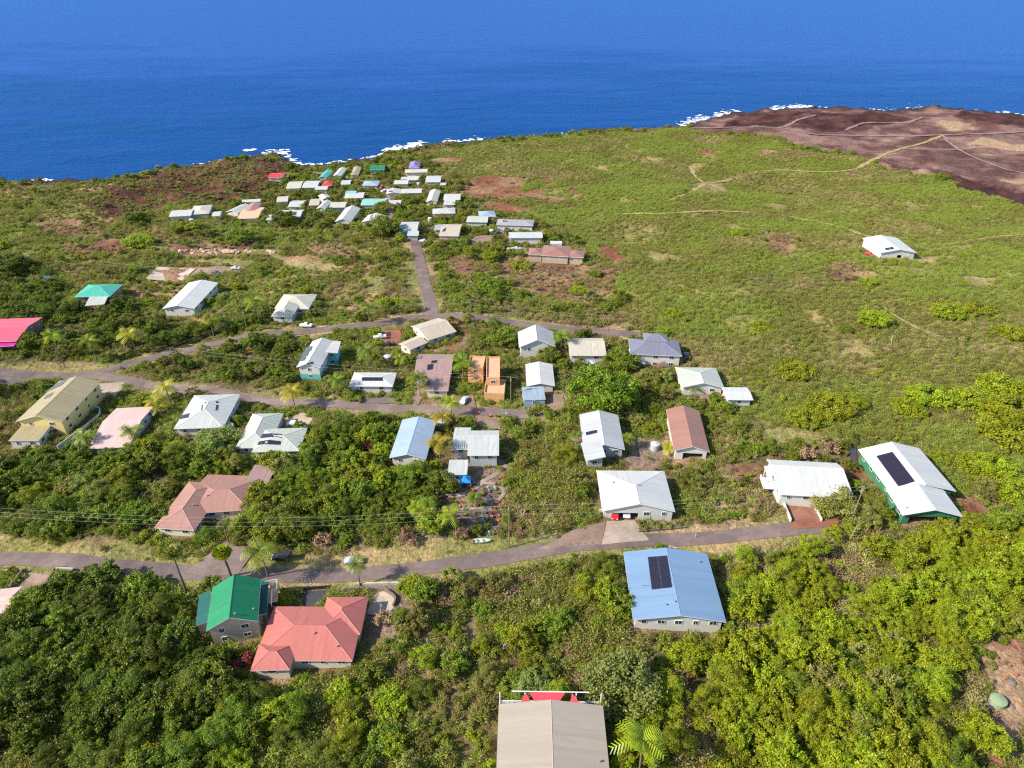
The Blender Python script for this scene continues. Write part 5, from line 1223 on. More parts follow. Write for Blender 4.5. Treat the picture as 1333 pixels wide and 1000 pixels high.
lab = label_by_landmark([(q['x'], q['y'], WORD[q['tone']]) for q in big_t], 'leafy tree')
for q, l in zip(big_t, lab):
    o = thing('leafy_tree', l, 'tree', (q['x'], q['y'], q['z'] - 0.1), q['r'], 'leafy trees of the near slope')
    sx = q['s'] * (0.9 + 0.2 * ((q['v'] * 7) % 10) / 10); an_ = 0.82 + 0.36 * ((q['v'] * 13) % 10) / 10; o.scale = (sx * an_, sx / an_, q['s'] * (0.85 + 0.3 * ((q['v'] * 3) % 10) / 10))
    link('trunk', TRUNKS[q['v'] % NS], o); link('crown', TREES[(q['v'] % NS, q['tone'])], o)
big_s, rest_s = split_largest(shrubs, 1.0, 296)
lab = label_by_landmark([(q['x'], q['y'], WORD[q['tone']]) for q in big_s], 'bushy shrub')
for q, l in zip(big_s, lab):
    o = link('shrub', SHRUBS[(q['v'] % 4, q['tone'])]); o.location = (q['x'], q['y'], q['z'] - 0.1); o.rotation_euler = (0, 0, q['r']); o.scale = (q['s'],) * 3
    tag(o, l, 'shrub', 'shrubs of the near slope')
def cover(name, label, items, protos, nvar):
    """uncountable plant cover as one object: points that carry instanced plants"""
    keys = sorted({(q['v'] % nvar, q['tone']) for q in items}, key=str)
    col = bpy.data.collections.new(name + '_kinds')
    for i, k in enumerate(keys):
        o = bpy.data.objects.new('%04d' % i, protos[k]); col.objects.link(o)
    ix = {k: i for i, k in enumerate(keys)}
    me = bpy.data.meshes.new(name)
    me.from_pydata([(q['x'], q['y'], q['z'] - 0.1) for q in items], [], [])
    for an, ty, vals in (('kind_index', 'INT', [ix[(q['v'] % nvar, q['tone'])] for q in items]), ('turn', 'FLOAT', [q['r'] for q in items]), ('size', 'FLOAT', [q['s'] for q in items])):
        a = me.attributes.new(an, ty, 'POINT'); a.data.foreach_set('value', np.array(vals, np.int32 if ty == 'INT' else np.float32))
    ng = bpy.data.node_groups.new(name, 'GeometryNodeTree')
    ng.interface.new_socket('Geometry', in_out='INPUT', socket_type='NodeSocketGeometry'); ng.interface.new_socket('Geometry', in_out='OUTPUT', socket_type='NodeSocketGeometry')
    N = ng.nodes; K = ng.links
    gi, go = N.new('NodeGroupInput'), N.new('NodeGroupOutput'); ip = N.new('GeometryNodeInstanceOnPoints')
    ci = N.new('GeometryNodeCollectionInfo'); ci.inputs['Collection'].default_value = col; ci.inputs['Separate Children'].default_value = True; ci.inputs['Reset Children'].default_value = True
    def attr(nm, dt):
        a = N.new('GeometryNodeInputNamedAttribute'); a.data_type = dt; a.inputs['Name'].default_value = nm; return a.outputs['Attribute']
    K.new(gi.outputs[0], ip.inputs['Points']); K.new(ci.outputs[0], ip.inputs['Instance']); ip.inputs['Pick Instance'].default_value = True
    K.new(attr('kind_index', 'INT'), ip.inputs['Instance Index'])
    cx = N.new('ShaderNodeCombineXYZ'); K.new(attr('turn', 'FLOAT'), cx.inputs[2]); K.new(cx.outputs[0], ip.inputs['Rotation'])
    K.new(attr('size', 'FLOAT'), ip.inputs['Scale']); K.new(ip.outputs[0], go.inputs[0])
    o = link(name, me); o.modifiers.new('plants', 'NODES').node_group = ng
    return tag(o, label, None, None, 'stuff')
cover('tree_cover', 'more distant leafy trees grown together among the houses', rest_t, TREES, NS)
cover('shrub_cover', 'low bushes grown together over the slope', rest_s, SHRUBS, 4)
cover('tall_scrub', 'feathery waist high scrub covering the open hillside', tufts, TUFTS, 4)
# ------------------------------------------------------------------ palms, single trees, garden plants
def height_for(base, top_py):
    p = at(*base); lo, hi = 0.3, 30.0
    for _ in range(30):
        m_ = (lo + hi) / 2
        if project(p[0], p[1], p[2] + m_)[1] > top_py: lo = m_
        else: hi = m_
    return p, hi
def palm_crown(seed, nf, Lf, droop, width, tone):
    rg = np.random.default_rng(seed); P_, N_, A_, parts = [], [], [], []
    for k in range(nf):
        an = 6.283 * k / nf * 1.0 + rg.normal() * 0.2 + (k % 3) * 0.7; el = rg.uniform(-0.15, 1.15)
        L = Lf * rg.uniform(0.8, 1.1); out = np.array([math.cos(an), math.sin(an), 0]); side = np.array([-out[1], out[0], 0])
        pts = []
        for t in np.linspace(0, 1, 11):
            e = el - droop * t * t
            pts.append(out * (L * t * math.cos(el * 0.7)) + np.array([0, 0, L * (math.sin(el) * t - droop * 0.55 * t * t)]))
        pts = np.array(pts)
        for sd_ in (-1, 1):
            v = []; f = []
            for i in range(10):
                a, c = pts[i], pts[i + 1]; w_ = width * (math.sin(math.pi * min(1, (i + 1.2) / 11.5)) ** 0.6)
                tip = a * 0.35 + c * 0.65 + side * sd_ * w_ + (c - a) * 0.9 + np.array([0, 0, -0.35 * w_])
                b_ = a + (c - a) * 0.62
                j = len(v); v += [a, b_, tip, tip - (c - a) * 0.28]; f.append([j, j + 1, j + 2, j + 3])
            parts.append((np.array(v), np.array(f), np.full(len(f), rg.random()) * 0.6 + rg.random(len(f)) * 0.4))
    return leafmesh('crown', parts, LM[tone])
def fan_crown(seed, tone):
    rg = np.random.default_rng(seed); parts = []
    for k in range(58):
        d = rg.normal(size=3); d[2] = abs(d[2]) * 0.9 - 0.2; d /= np.linalg.norm(d); c = d * rg.uniform(0.25, 0.6)
        s_ = np.cross(d, [0, 0, 1.0]); s_ /= np.linalg.norm(s_) + 1e-6; u_ = np.cross(s_, d)
        v = []; f = []
        for j in range(9):
            q = (j - 4) * 0.30; dirn = d * math.cos(q) + s_ * math.sin(q); w_ = np.cross(dirn, u_) * 0.10
            i = len(v); v += [c, c + dirn * 0.5 + w_, c + dirn * 0.95 + u_ * -0.12, c + dirn * 0.5 - w_]; f.append([i, i + 1, i + 2, i + 3])
        parts.append((np.array(v), np.array(f), np.full(9, rg.random())))
    return leafmesh('crown', parts, LM[tone])
COCO = [palm_crown(i, 19, 2.7, 0.9, 0.78, t) for i, t in enumerate(('mid', 'lime', 'gold', 'mid'))]
FAN = [fan_crown(i, ('lime', 'olive')[i]) for i in range(2)]
SKIRT = None
def palm(base, top, kind, tone_i, label, mul=1.0):
    p, h = height_for(base, top)
    o = thing('fan_palm' if kind == 'fan' else 'coconut_palm', label, 'palm tree', (p[0], p[1], p[2]), random.uniform(0, 6.28), 'palms')
    lean = (random.uniform(-0.35, 0.35), random.uniform(-0.35, 0.35))
    mb = MB(); n_ = 7; pts = [(lean[0] * (i / n_) ** 2, lean[1] * (i / n_) ** 2, -0.4 + (h + 0.4) * i / n_) for i in range(n_ + 1)]
    r0 = 0.26 if kind == 'fan' else 0.15
    mb.tube(pts, [r0 * (1.25 - 0.5 * i / n_) for i in range(n_ + 1)], 8); mb.build('trunk', BARK, o)
    c = link('crown', FAN[random.randint(0, 1)] if kind == 'fan' else COCO[tone_i], o); c.location = pts[-1]; c.rotation_euler = (random.uniform(-.12, .12), random.uniform(-.12, .12), random.uniform(0, 6))
    if kind == 'fan':
        rg = np.random.default_rng(5); d = rg.normal(size=(60, 3)); d[:, 2] = -abs(d[:, 2]) * 1.4; d /= np.linalg.norm(d, axis=1)[:, None]
        sk = link('dead_fronds', leafmesh('dead_fronds', [leaves(np.array([0, 0, -0.2]) + d * 0.55, rg.normal(size=(60, 3)), 0.8, 0.25, rg, along=d)], LM['dry']), o); sk.location = pts[-1]
        c.scale = (1.6,) * 3
    else:
        s_ = min(1.6, max(0.95, h / 4.4)) * mul; c.scale = (s_,) * 3
    return p
labs = label_by_landmark([(*at(*q[0])[:2], {'fan': 'shaggy', 'coco': ('slender', 'slender', 'yellowing', 'small green')[q[3]]}[q[2]] if q[2] == 'coco' else 'shaggy stout') for q in plist], 'palm')
for q, l in zip(plist, labs): palm(q[0], q[1], q[2], q[3], l.replace('palm,', 'fan palm,' if q[2] == 'fan' else 'coconut palm,'), *q[4:5])
BROAD = {}
cs, rs, lv = tree_shape(900, 6.0, 9.0, 90, 110, 0.62, 0.36)
for tn in ('lime', 'mid', 'pale', 'dark', 'olive', 'gold', 'fresh'): BROAD[tn] = leafmesh('crown', [lv], LM[tn])
cs2, rs2, lv2 = tree_shape(901, 6.0, 5.0, 60, 95, 0.75, 0.4)
FLATT = {tn: leafmesh('crown', [lv2], LM[tn]) for tn in ('lime', 'mid', 'olive')}
mb = MB(); mb.tube([(0, 0, -1), (0.1, 0, 1), (0, 0.1, 2.6)], [0.55, 0.42, 0.32], 8)
for c in cs[:16]: mb.tube([(0, 0.1, 2.4), tuple(np.array(c) * 0.55 + np.array([0, 0, 1.0])), c], [0.2, 0.13, 0.04], 5)
BTRUNK = mb.data('trunk', BARK)
mb = MB(); mb.tube([(0, 0, -1), (0, 0, 1.3)], [0.4, 0.3], 8)
for c in cs2[:18]: mb.tube([(0, 0, 1.1), tuple(np.array(c) * 0.5 + np.array([0, 0, 0.2])), tuple(np.array(c) - np.array([0, 0, 0.5]))], [0.14, 0.09, 0.03], 5)
FTRUNK = mb.data('trunk', BARK)
fl = label_by_landmark([(*at(*q[0])[:2], ('wide spreading ' if q[3] else 'big rounded ') + tn_w(q[2])) for q in feat], 'tree')
for (bp_, rp, tn, sh), l in zip(feat, fl):
    p = at(*bp_); d = project(*p)[2]; s_ = rp * d / FPX / 6.0
    o = thing('spreading_tree' if sh else 'rounded_tree', l, 'tree', tuple(p), random.uniform(0, 6.28), 'single trees'); o.scale = (s_, s_, s_ * (0.75 if sh else 0.85))
    link('trunk', FTRUNK if sh else BTRUNK, o); link('crown', (FLATT if sh else BROAD)[tn], o)
# rosette garden plants
def rosette(seed, n_, L, w_, tone, up):
    rg = np.random.default_rng(seed); v = []; f = []
    for k in range(n_):
        an = 6.283 * k / n_ * 2.4; e = rg.uniform(0.25, 1.2) * up; d = np.array([math.cos(an) * math.cos(e), math.sin(an) * math.cos(e), math.sin(e)]); s_ = np.array([-math.sin(an), math.cos(an), 0])
        a = d * L * 0.5; i = len(v); v += [np.zeros(3), a + s_ * w_, d * L + np.array([0, 0, -0.1 * L]), a - s_ * w_]; f.append([i, i + 1, i + 2, i + 3])
    return leafmesh('rosette', [(np.array(v), np.array(f), rg.random(len(f)))], LM[tone])
ROS = {'agave': rosette(1, 26, 1.0, 0.12, 'silver', 1.0), 'bromeliad': rosette(2, 22, 0.8, 0.13, 'flower', 0.9), 'succulent': rosette(3, 24, 0.8, 0.15, 'mid', 1.0), 'cordyline': rosette(4, 24, 0.9, 0.10, 'red', 1.1)}
ROSW = {'agave': 'silvery spiky agave', 'bromeliad': 'orange red bromeliad', 'succulent': 'leafy green rosette plant', 'cordyline': 'dark red spiky plant'}
gl = []
for i in range(100):
    px = random.uniform(574, 658); py = random.uniform(620, 696)
    gl.append((px, py, random.choice(['agave', 'agave', 'bromeliad', 'succulent', 'succulent', 'succulent', 'succulent', 'cordyline'])))
gl += [(px + random.uniform(-8, 8), py + random.uniform(-2, 2), k) for px, py, k in [(620, 540, 'bromeliad'), (630, 541, 'bromeliad'), (640, 542, 'succulent'), (650, 543, 'agave'), (655, 544, 'agave'), (612, 538, 'bromeliad'), (624, 611, 'agave'), (630, 610, 'succulent'), (638, 612, 'bromeliad'), (645, 609, 'agave'), (602, 662, 'bromeliad'), (642, 668, 'bromeliad'), (646, 672, 'bromeliad'), (1092, 573, 'agave'), (1094, 575, 'agave'), (1090, 576, 'agave'), (208, 706, 'bromeliad'), (214, 709, 'bromeliad'), (206, 712, 'cordyline'), (200, 702, 'cordyline'), (220, 714, 'bromeliad'), (210, 716, 'bromeliad'), (700, 540, 'agave'), (690, 524, 'agave'), (660, 528, 'agave'), (268, 487, 'agave'), (283, 493, 'agave'), (922, 512, 'bromeliad'), (930, 513, 'bromeliad')]]
LMARK['the blue garden canopy'] = tuple(at(606, 632)[:2])
ll = label_by_landmark([(*at(q[0], q[1])[:2], 'low') for q in gl], 'X')
ll = [None] * len(gl)
for k in ROS:
    ii = [i for i, q in enumerate(gl) if q[2] == k]
    for i, l in zip(ii, label_by_landmark([(*at(gl[i][0], gl[i][1])[:2], 'low') for i in ii], ROSW[k])): ll[i] = l
for (px, py, k), l in zip(gl, ll):
    p = at(px, py); o = link({'agave': 'agave', 'bromeliad': 'bromeliad', 'succulent': 'rosette_plant', 'cordyline': 'spiky_plant'}[k], ROS[k]); o.location = (p[0], p[1], p[2] + 0.1)
    s_ = random.uniform(0.7, 1.4); o.scale = (s_,) * 3; o.rotation_euler = (0, 0, random.uniform(0, 6)); tag(o, l, 'garden plant', 'rosette plants in the gardens')
# pale clipped shrubs in front of the open garage house, coloured bushes
for px, py, s_, tn, l in ((834, 689, 1.1, 'gold', 'pale yellow clipped shrub at the driveway end of a stone edged bed'), (849, 686, 1.3, 'gold', 'broadest pale yellow clipped shrub in the stone edged bed'), (866, 686, 1.1, 'gold', 'upright pale yellow shrub third along the stone edged bed'), (880, 684, 0.9, 'gold', 'smallest pale yellow shrub at the far end of the stone edged bed'),
                      (477, 592, 2.0, 'red', 'dark red leafed bush beside the pale blue gable house'), (1050, 600, 2.2, 'dry', 'brown dry bush behind the white house over the brick driveway'), (1075, 588, 2.4, 'dry', 'largest brown dry bush left of the black sheet by the green walls'), (420, 712, 2.0, 'dry', 'grey brown bush beside the grass verge and parked cars'), (530, 706, 2.1, 'dry', 'grey brown bush on the verge below the terraced garden'), (600, 703, 1.6, 'dry', 'grey brown bush on the verge by a long skiff'), (1165, 586, 1.4, 'pale', 'pale bush just behind the white roof with ten panels'),
                      (318, 868, 1.9, 'red', 'rust brown dying bush at the coral roofed house corner'), (500, 815, 1.8, 'dry', 'leafless brown bush beside the coral roof and round patio')):
    p = at(px, py); o = link('shrub', SHRUBS[(random.randint(0, 3), tn)] if tn != 'gold' else SHRUBS[(1, 'lime')].copy())
    if tn == 'gold': o.data.materials[0] = LM['pale']
    s_ *= 1.15; o.location = tuple(p); o.scale = (s_, s_, s_ * 1.2); tag(o, l, 'shrub', 'named shrubs by the houses')

# ------------------------------------------------------------------ poles and wires
def pole(base, top, label, arm=0.0):
    p, h = height_for(base, top)
    o = thing('utility_pole', label, 'utility pole', tuple(p), arm, 'utility poles')
    MB().tube([(0, 0, -1), (0, 0, h)], [0.17, 0.11], 8).build('shaft', WOODM, o)
    c = MB().box((0, 0, h - 0.45), (0.12, 2.2, 0.14)).build('crossarm', WOODM, o)
    for y in (-0.95, 0.0, 0.95): MB().tube([(0, y, h - 0.38), (0, y, h - 0.12)], 0.05, 6).build('insulator', ALU, c)
    MB().tube([(0.28, 0, h - 2.0), (0.28, 0, h - 1.1)], 0.24, 10).build('transformer', ALU, o)
    return [Vector((p[0] - math.sin(arm) * y, p[1] + math.cos(arm) * y, p[2] + h - dz)) for y, dz in ((0.0, 0.12), (0.95, 1.4), (-0.2, 2.9))]
a0 = pole((-150, 700), 645, 'wooden utility pole far along the front road beyond the grass verge', 1.6)
a1 = pole((298, 707), 674, 'wooden utility pole at the terracotta house court by the front road', 1.6)
a2 = pole((663, 713), 657, 'tall wooden utility pole on the dry verge below the terraced garden', 1.6)
a3 = pole((1105, 687), 633, 'wooden utility pole between the white house ramp and the green walled house', 1.5)
b1 = pole((230, 483), 452, 'utility pole on the bank where the upper roads fork', 1.9)
b2 = pole((325, 443), 404, 'utility pole at the roadside under a slender palm on the upper road', 1.9)
b3 = pole((505, 383), 364, 'utility pole in dry grass west of the shore road', 1.7)
b4 = pole((613, 417), 389, 'utility pole behind the orange stucco house beside the upper road', 1.6)
b5 = pole((791, 430), 411, 'utility pole near the slate blue house at the upper road end', 1.5)
b6 = pole((665, 523), 490, 'utility pole beside the orange garage block', 1.6)
b7 = pole((318, 379), 350, 'utility pole beside the grassy field and parked silver car', 1.7)
b8 = pole((134, 362), 340, 'utility pole in scrub above the teal roofed house', 1.7)
WIRE = simple('wire', (0.55, 0.53, 0.50), 0.5)
def wires(A, B_, label, n_=3, sag=1.2, r=0.010):
    for k in range(min(n_, 3)):
        p, q = A[k], B_[k]; pts = [p + (q - p) * t - Vector((0, 0, sag * 4 * t * (1 - t))) for t in np.linspace(0, 1, 13)]
        tag(MB().tube(pts, r, 4).build('power_line', WIRE), label, 'power line', label + ' set')
wires(a0, a1, 'sagging overhead wire from the court pole leftwards along the front road')
wires(a1, a2, 'sagging overhead wire between the court pole and the verge pole')
wires(a2, a3, 'sagging overhead wire between the verge pole and the white ramp pole')
wires(b1, b2, 'overhead wire between the road fork pole and the palm roadside pole', 2)
wires(b1, b6, 'long overhead wire from the road fork pole to the orange garage pole', 2)
wires(b2, b4, 'overhead wire along the upper road past the angled tan house', 2)
wires(b4, b5, 'overhead wire from behind the orange house to the slate house', 2)
wires(b7, b8, 'overhead wire above the teal roofed house', 2)

# ------------------------------------------------------------------ vehicles
def car(px, py, heading, paint, label, kind='sedan', scale=1.0, z=None):
    p = at(px, py); o = thing('parked_car', label, 'car', (p[0], p[1], p[2] + 0.22 if z is None else z), heading, 'parked cars'); o.scale = (scale,) * 3
    prof = {'sedan': [(-2.2, .45), (-2.25, .8), (-1.55, .95), (-1.0, 1.42), (0.35, 1.45), (1.05, .98), (2.05, .82), (2.25, .55), (2.2, .35), (-2.15, .35)],
            'suv': [(-2.25, .5), (-2.3, 1.05), (-2.05, 1.7), (-0.5, 1.78), (0.45, 1.74), (1.15, 1.12), (2.1, 1.0), (2.3, .6), (2.25, .4), (-2.2, .4)],
            'pickup': [(-2.6, .5), (-2.6, 1.05), (-0.75, 1.05), (-0.65, 1.75), (0.6, 1.75), (1.2, 1.15), (2.35, 1.05), (2.5, .6), (2.45, .42), (-2.55, .42)]}[kind]
    W2 = 0.88; rings = []; v = []; f = []
    for y, inset in ((-W2, 0.0), (-W2 * 0.72, 1), (W2 * 0.72, 1), (W2, 0.0)): pass
    n_ = len(prof); zmax = max(q[1] for q in prof); mid = 0.98 if kind == 'sedan' else 1.1
    for y in (-1, 1):
        for x, zz_ in prof: v.append((x, y * W2 * (0.80 if zz_ > mid + 0.2 else 1.0), zz_))
    f += [tuple(range(n_))[::-1] if False else tuple(range(n_)), tuple(range(2 * n_ - 1, n_ - 1, -1))]
    for i in range(n_): f.append((i, i + n_, (i + 1) % n_ + n_, (i + 1) % n_))
    body = MB().add(v, f).build('body', paint, o)
    bm = bmesh.new(); bm.from_mesh(body.data); bmesh.ops.recalc_face_normals(bm, faces=bm.faces[:]); bmesh.ops.bevel(bm, geom=bm.edges[:], offset=0.05, segments=2, affect='EDGES'); bm.to_mesh(body.data); bm.free()
    top = zmax
    x0, x1 = {'sedan': (-1.15, 0.6), 'suv': (-1.95, 0.7), 'pickup': (-0.55, 0.8)}[kind]
    for y in (-1, 1):
        g_ = [(x0 - 0.1, y * (W2 * 0.97 + .005), mid), (x1 + 0.25, y * (W2 * 0.97 + .005), mid), (x1 - 0.28, y * (W2 * 0.82 + .012), top - 0.1), (x0 + 0.22, y * (W2 * 0.82 + .012), top - 0.1)]
        MB().add(g_ + [(a, b_ - y * 0.03, c) for a, b_, c in g_], [(0, 1, 2, 3), (7, 6, 5, 4), (0, 4, 5, 1), (2, 6, 7, 3), (1, 5, 6, 2), (3, 7, 4, 0)]).build('side_window', GLASS, o)
    i = {'sedan': 4, 'suv': 4, 'pickup': 4}[kind]; a_, b_ = np.array(prof[i]), np.array(prof[i + 1]); nrm = np.array([-(b_ - a_)[1], (b_ - a_)[0]]) * -1; nrm = nrm / np.linalg.norm(nrm)
    if nrm[0] < 0: nrm = -nrm
    p0 = a_ + (b_ - a_) * 0.12 + nrm * 0.02; p1 = a_ + (b_ - a_) * 0.9 + nrm * 0.02
    MB().add([(p0[0], -.62, p0[1]), (p0[0], .62, p0[1]), (p1[0], .74, p1[1]), (p1[0], -.74, p1[1])] + [(p0[0] - .03, -.62, p0[1] - .03), (p0[0] - .03, .62, p0[1] - .03), (p1[0] - .03, .74, p1[1] - .03), (p1[0] - .03, -.74, p1[1] - .03)], [(0, 1, 2, 3), (7, 6, 5, 4), (0, 4, 5, 1), (1, 5, 6, 2), (2, 6, 7, 3), (3, 7, 4, 0)]).build('windscreen', GLASS, o)
    for x in (-1.4, 1.4):
        for y in (-1, 1):
            wh = MB().tube([(x, y * 0.70, 0.33), (x, y * 0.90, 0.33)], 0.33, 14).build('wheel', RUBBER, o)
            MB().tube([(x, y * 0.895, 0.33), (x, y * 0.915, 0.33)], 0.2, 10).build('rim', ALU, wh)
    xf = prof[7][0]
    for y in (-.62, .62):
        MB().box((xf - 0.03, y, 0.68), (0.12, 0.36, 0.16)).build('headlight', WHITE, o); MB().box((prof[0][0] - 0.01, y, 0.75), (0.1, 0.3, 0.16)).build('tail_light', TAILM, o)
TAILM = simple('tail_red', (0.4, 0.02, 0.02), 0.3)
def paint(n_, c): return simple('paint_' + n_, c, 0.25, 0.03, 0.5, 0.6)
car(461, 733, R(4), paint('silver_blue', (0.36, 0.41, 0.50)), 'silver blue car parked on the grass verge')
car(368, 728, R(184), paint('black', (0.03, 0.03, 0.035)), 'black sport utility vehicle parked on the verge under a palm', 'suv')
car(800, 671, R(262), paint('bright_red', (0.55, 0.02, 0.03)), 'bright red pickup nosing out of the white garage', 'suv')
car(815, 669, R(265), paint('white', (0.7, 0.7, 0.7)), 'white car inside the open garage next to the red one')
car(495, 441, R(12), paint('white', (0.7, 0.7, 0.7)), 'white pickup truck in the red cinder yard', 'pickup')
car(508, 450, R(20), paint('black', (0.03, 0.03, 0.035)), 'black car beside the white pickup in the cinder yard')
car(307, 351, R(0), paint('silver', (0.5, 0.52, 0.55)), 'silver car parked at the edge of the grassy field')
car(282, 357, R(-20), paint('navy', (0.03, 0.05, 0.13)), 'dark blue car near the concrete slab')
car(384, 554, R(5), paint('white', (0.7, 0.7, 0.7)), 'white car on the round drive behind panel strips')
car(1131, 333, R(-60), paint('bright_red', (0.55, 0.02, 0.03)), 'red car beside the lone white house in the scrub')
car(893, 466, R(80), paint('navy', (0.03, 0.05, 0.13)), 'dark blue car in the shade of the slate house')
car(604, 524, R(75), paint('silver', (0.5, 0.52, 0.55)), 'grey car on the drive left of the orange house', 'sedan')
# long pale skiff lying on the verge
p = at(627, 706); o = thing('skiff', 'long pale green skiff with a red stern on the verge', 'boat', (p[0], p[1], p[2] + 0.1), R(3))
v = []; f = []
for i, (x, w_, hh) in enumerate(((-2.1, .55, .55), (-1.2, .68, .55), (0.3, .66, .55), (1.4, .45, .6), (2.2, .05, .7))):
    v += [(x, -w_, hh), (x, -w_ * .6, 0.02), (x, w_ * .6, 0.02), (x, w_, hh), (x, w_ - .08, hh - .02), (x, w_ * .55, .14), (x, -w_ * .55, .14), (x, -w_ + .08 if w_ > .1 else -.01, hh - .02)]
    if i:
        for k in range(8): f.append(((i - 1) * 8 + k, i * 8 + k, i * 8 + (k + 1) % 8, (i - 1) * 8 + (k + 1) % 8))
MB().add(v, f).build('hull', simple('skiff_green', (0.45, 0.56, 0.50), 0.5), o)
MB().box((2.0 * -1.06, 0, 0.3), (0.12, 1.1, 0.6)).build('stern_board', simple('skiff_red', (0.6, 0.08, 0.06), 0.5), o)
for x in (-1.0, 0.4): MB().box((x, 0, 0.42), (0.28, 1.1, 0.05)).build('thwart', WOODM, o)

# ------------------------------------------------------------------ walls, fences, paths, stones, canopy, sign
def wall(px, h, th_, mat, label, name='stone_wall', cat='wall', posts=False):
    c = P(px); mb = MB(); full = spline([q for q in c], 1.2) if len(c) > 1 else c
    if posts is None: full = np.array([q[:2] for q in c])
    for i in range(len(full) - 1):
        a, b_ = full[i], full[i + 1]; d = (b_ - a) / (np.linalg.norm(b_ - a) + 1e-9); nn = np.array([-d[1], d[0]]) * th_ / 2
        za, zb = float(G(*a)), float(G(*b_)); hh = h * (1 + (random.uniform(-.08, .08) if mat is STONE else 0))
        v = [(*(a - nn), za - .5), (*(a + nn), za - .5), (*(b_ + nn), zb - .5), (*(b_ - nn), zb - .5), (*(a - nn), za + hh), (*(a + nn), za + hh), (*(b_ + nn), zb + hh), (*(b_ - nn), zb + hh)]
        mb.add(v, [(4, 7, 6, 5), (0, 4, 5, 1), (1, 5, 6, 2), (2, 6, 7, 3), (3, 7, 4, 0)])
    return tag(mb.build(name, mat), label, cat, 'walls and fences')
wall([(-30, 744), (32, 745)], 0.8, 0.35, CONC, 'low grey wall along the front road before the salmon roof')
wall([(32, 745), (15, 768)], 1.3, 0.35, STONE, 'stone wall on the salmon roof side of the sunken drive')
wall([(73, 744), (58, 770)], 1.3, 0.4, STONE, 'stone wall on the thicket side of the sunken drive')
wall([(73, 743), (97, 743)], 0.8, 0.35, CONC, 'short grey wall by the road right of the sunken drive')
wall([(97, 743), (80, 764)], 0.9, 0.35, STONE, 'last stone wall beside the dark thicket at the road')
wall([(77, 587), (110, 562), (131, 545)], 1.9, 0.18, wW, 'tall white fence between the yellow and pink houses', 'fence', 'fence')
wall([(131, 545), (130, 535), (108, 535)], 1.8, 0.18, wW, 'white fence return behind the pink roofed house', 'fence', 'fence')
wall([(1017, 651), (1029, 680)], 1.1, 0.22, wW, 'white ramp wall left of the brick driveway')
wall([(1058, 657), (1069, 680)], 1.1, 0.22, wW, 'white ramp wall right of the brick driveway')
wall([(449, 768), (492, 768), (507, 773), (515, 781), (512, 790)], 0.9, 0.4, STONE, 'curved stone wall round the patio behind the coral roof')
wall([(464, 762), (521, 761)], 0.8, 0.4, CONC, 'straight pale retaining wall between patio and front road')
wall([(831, 693), (862, 690), (893, 687)], 0.5, 0.4, STONE, 'low lava stone edging of the pale shrub bed')
wall([(575, 668), (602, 668), (643, 666)], 0.6, 0.4, STONE, 'upper lava stone terrace in the garden')
wall([(573, 678), (602, 676)], 0.6, 0.4, STONE, 'middle lava stone terrace in the garden')
wall([(565, 690), (610, 691), (650, 688)], 0.7, 0.5, STONE, 'lowest lava stone terrace above the verge')
wall([(388, 768), (432, 766)], 1.0, 0.2, DARK, 'dark carport wall above the dark drive by the coral roof')
PATHM = roadmat('garden_path', (0.24, 0.18, 0.15), (0.36, 0.28, 0.24))
road('garden_path', [(660, 606), (645, 618), (630, 626), (612, 640), (596, 645), (577, 644)], 1.5, PATHM, 0.14, 1.0, 0.1, 0.1)
road('garden_path', [(628, 629), (646, 631), (656, 639), (652, 648), (641, 656), (628, 652)], 1.2, PATHM, 0.17, 1.0, 0.1, 0.1)
road('garden_path', [(577, 671), (600, 664), (625, 662), (645, 661)], 1.0, PATHM, 0.14, 1.0, 0.1, 0.1)
ROCKS = []
for s_ in range(5):
    bm = bmesh.new(); bmesh.ops.create_icosphere(bm, subdivisions=2, radius=1); rg = np.random.default_rng(s_)
    off = rg.uniform(0, 50, 3)
    for vv in bm.verts:
        k = 0.7 + 0.7 * float(fbm(vv.co.x * 2 + off[0] + vv.co.z, vv.co.y * 2 + off[1] + vv.co.z * 1.7, 1.3, 3)); vv.co *= k; vv.co.z *= 0.65
    me = bpy.data.meshes.new('boulder'); bm.to_mesh(me); bm.free(); me.materials.append(STONE if s_ % 2 else simple('dark_lava', (0.06, 0.045, 0.045), 0.9, 0.4, 3, bump=0.6)); ROCKS.append(me)
RUB = ROCKS[1].copy(); RUB.materials[0] = simple('pink_rubble', (0.46, 0.30, 0.24), 0.9, 0.3, 1.0, bump=0.4)
rl = [(random.uniform(543, 605), random.uniform(690, 701)) for _ in range(16)] + [(random.uniform(665, 730), random.uniform(685, 700)) for _ in range(18)] + [(random.uniform(580, 652), random.uniform(640, 692)) for _ in range(20)] + [(random.uniform(985, 1015), random.uniform(650, 672)) for _ in range(8)] + [(random.uniform(1250, 1330), random.uniform(855, 990)) for _ in range(12)]
rl += [(random.uniform(232, 360), random.gauss(328, 1.2)) for _ in range(130)]
for (px, py), l in zip(rl, label_by_landmark([(*at(*q)[:2], 'rough lava' if q[1] > 400 else 'pinkish rubble') for q in rl], 'boulder')):
    p = at(px, py); o = link('boulder', ROCKS[random.randint(0, 4)]); o.location = tuple(p); s_ = random.uniform(0.3, 0.8) * (1.8 if py < 400 else 1.0); o.scale = (s_ * 1.3, s_, s_); o.rotation_euler = (0, 0, random.uniform(0, 6))
    if py < 400:
        o.data = RUB; s_ = random.uniform(0.35, 1.2) ** 1.3; o.scale = (s_ * 1.4, s_ * 1.1, s_ * random.uniform(0.7, 1.3)); o.rotation_euler = (random.uniform(-.6, .6), random.uniform(-.6, .6), random.uniform(0, 6))
    tag(o, l, 'boulder', 'boulders')
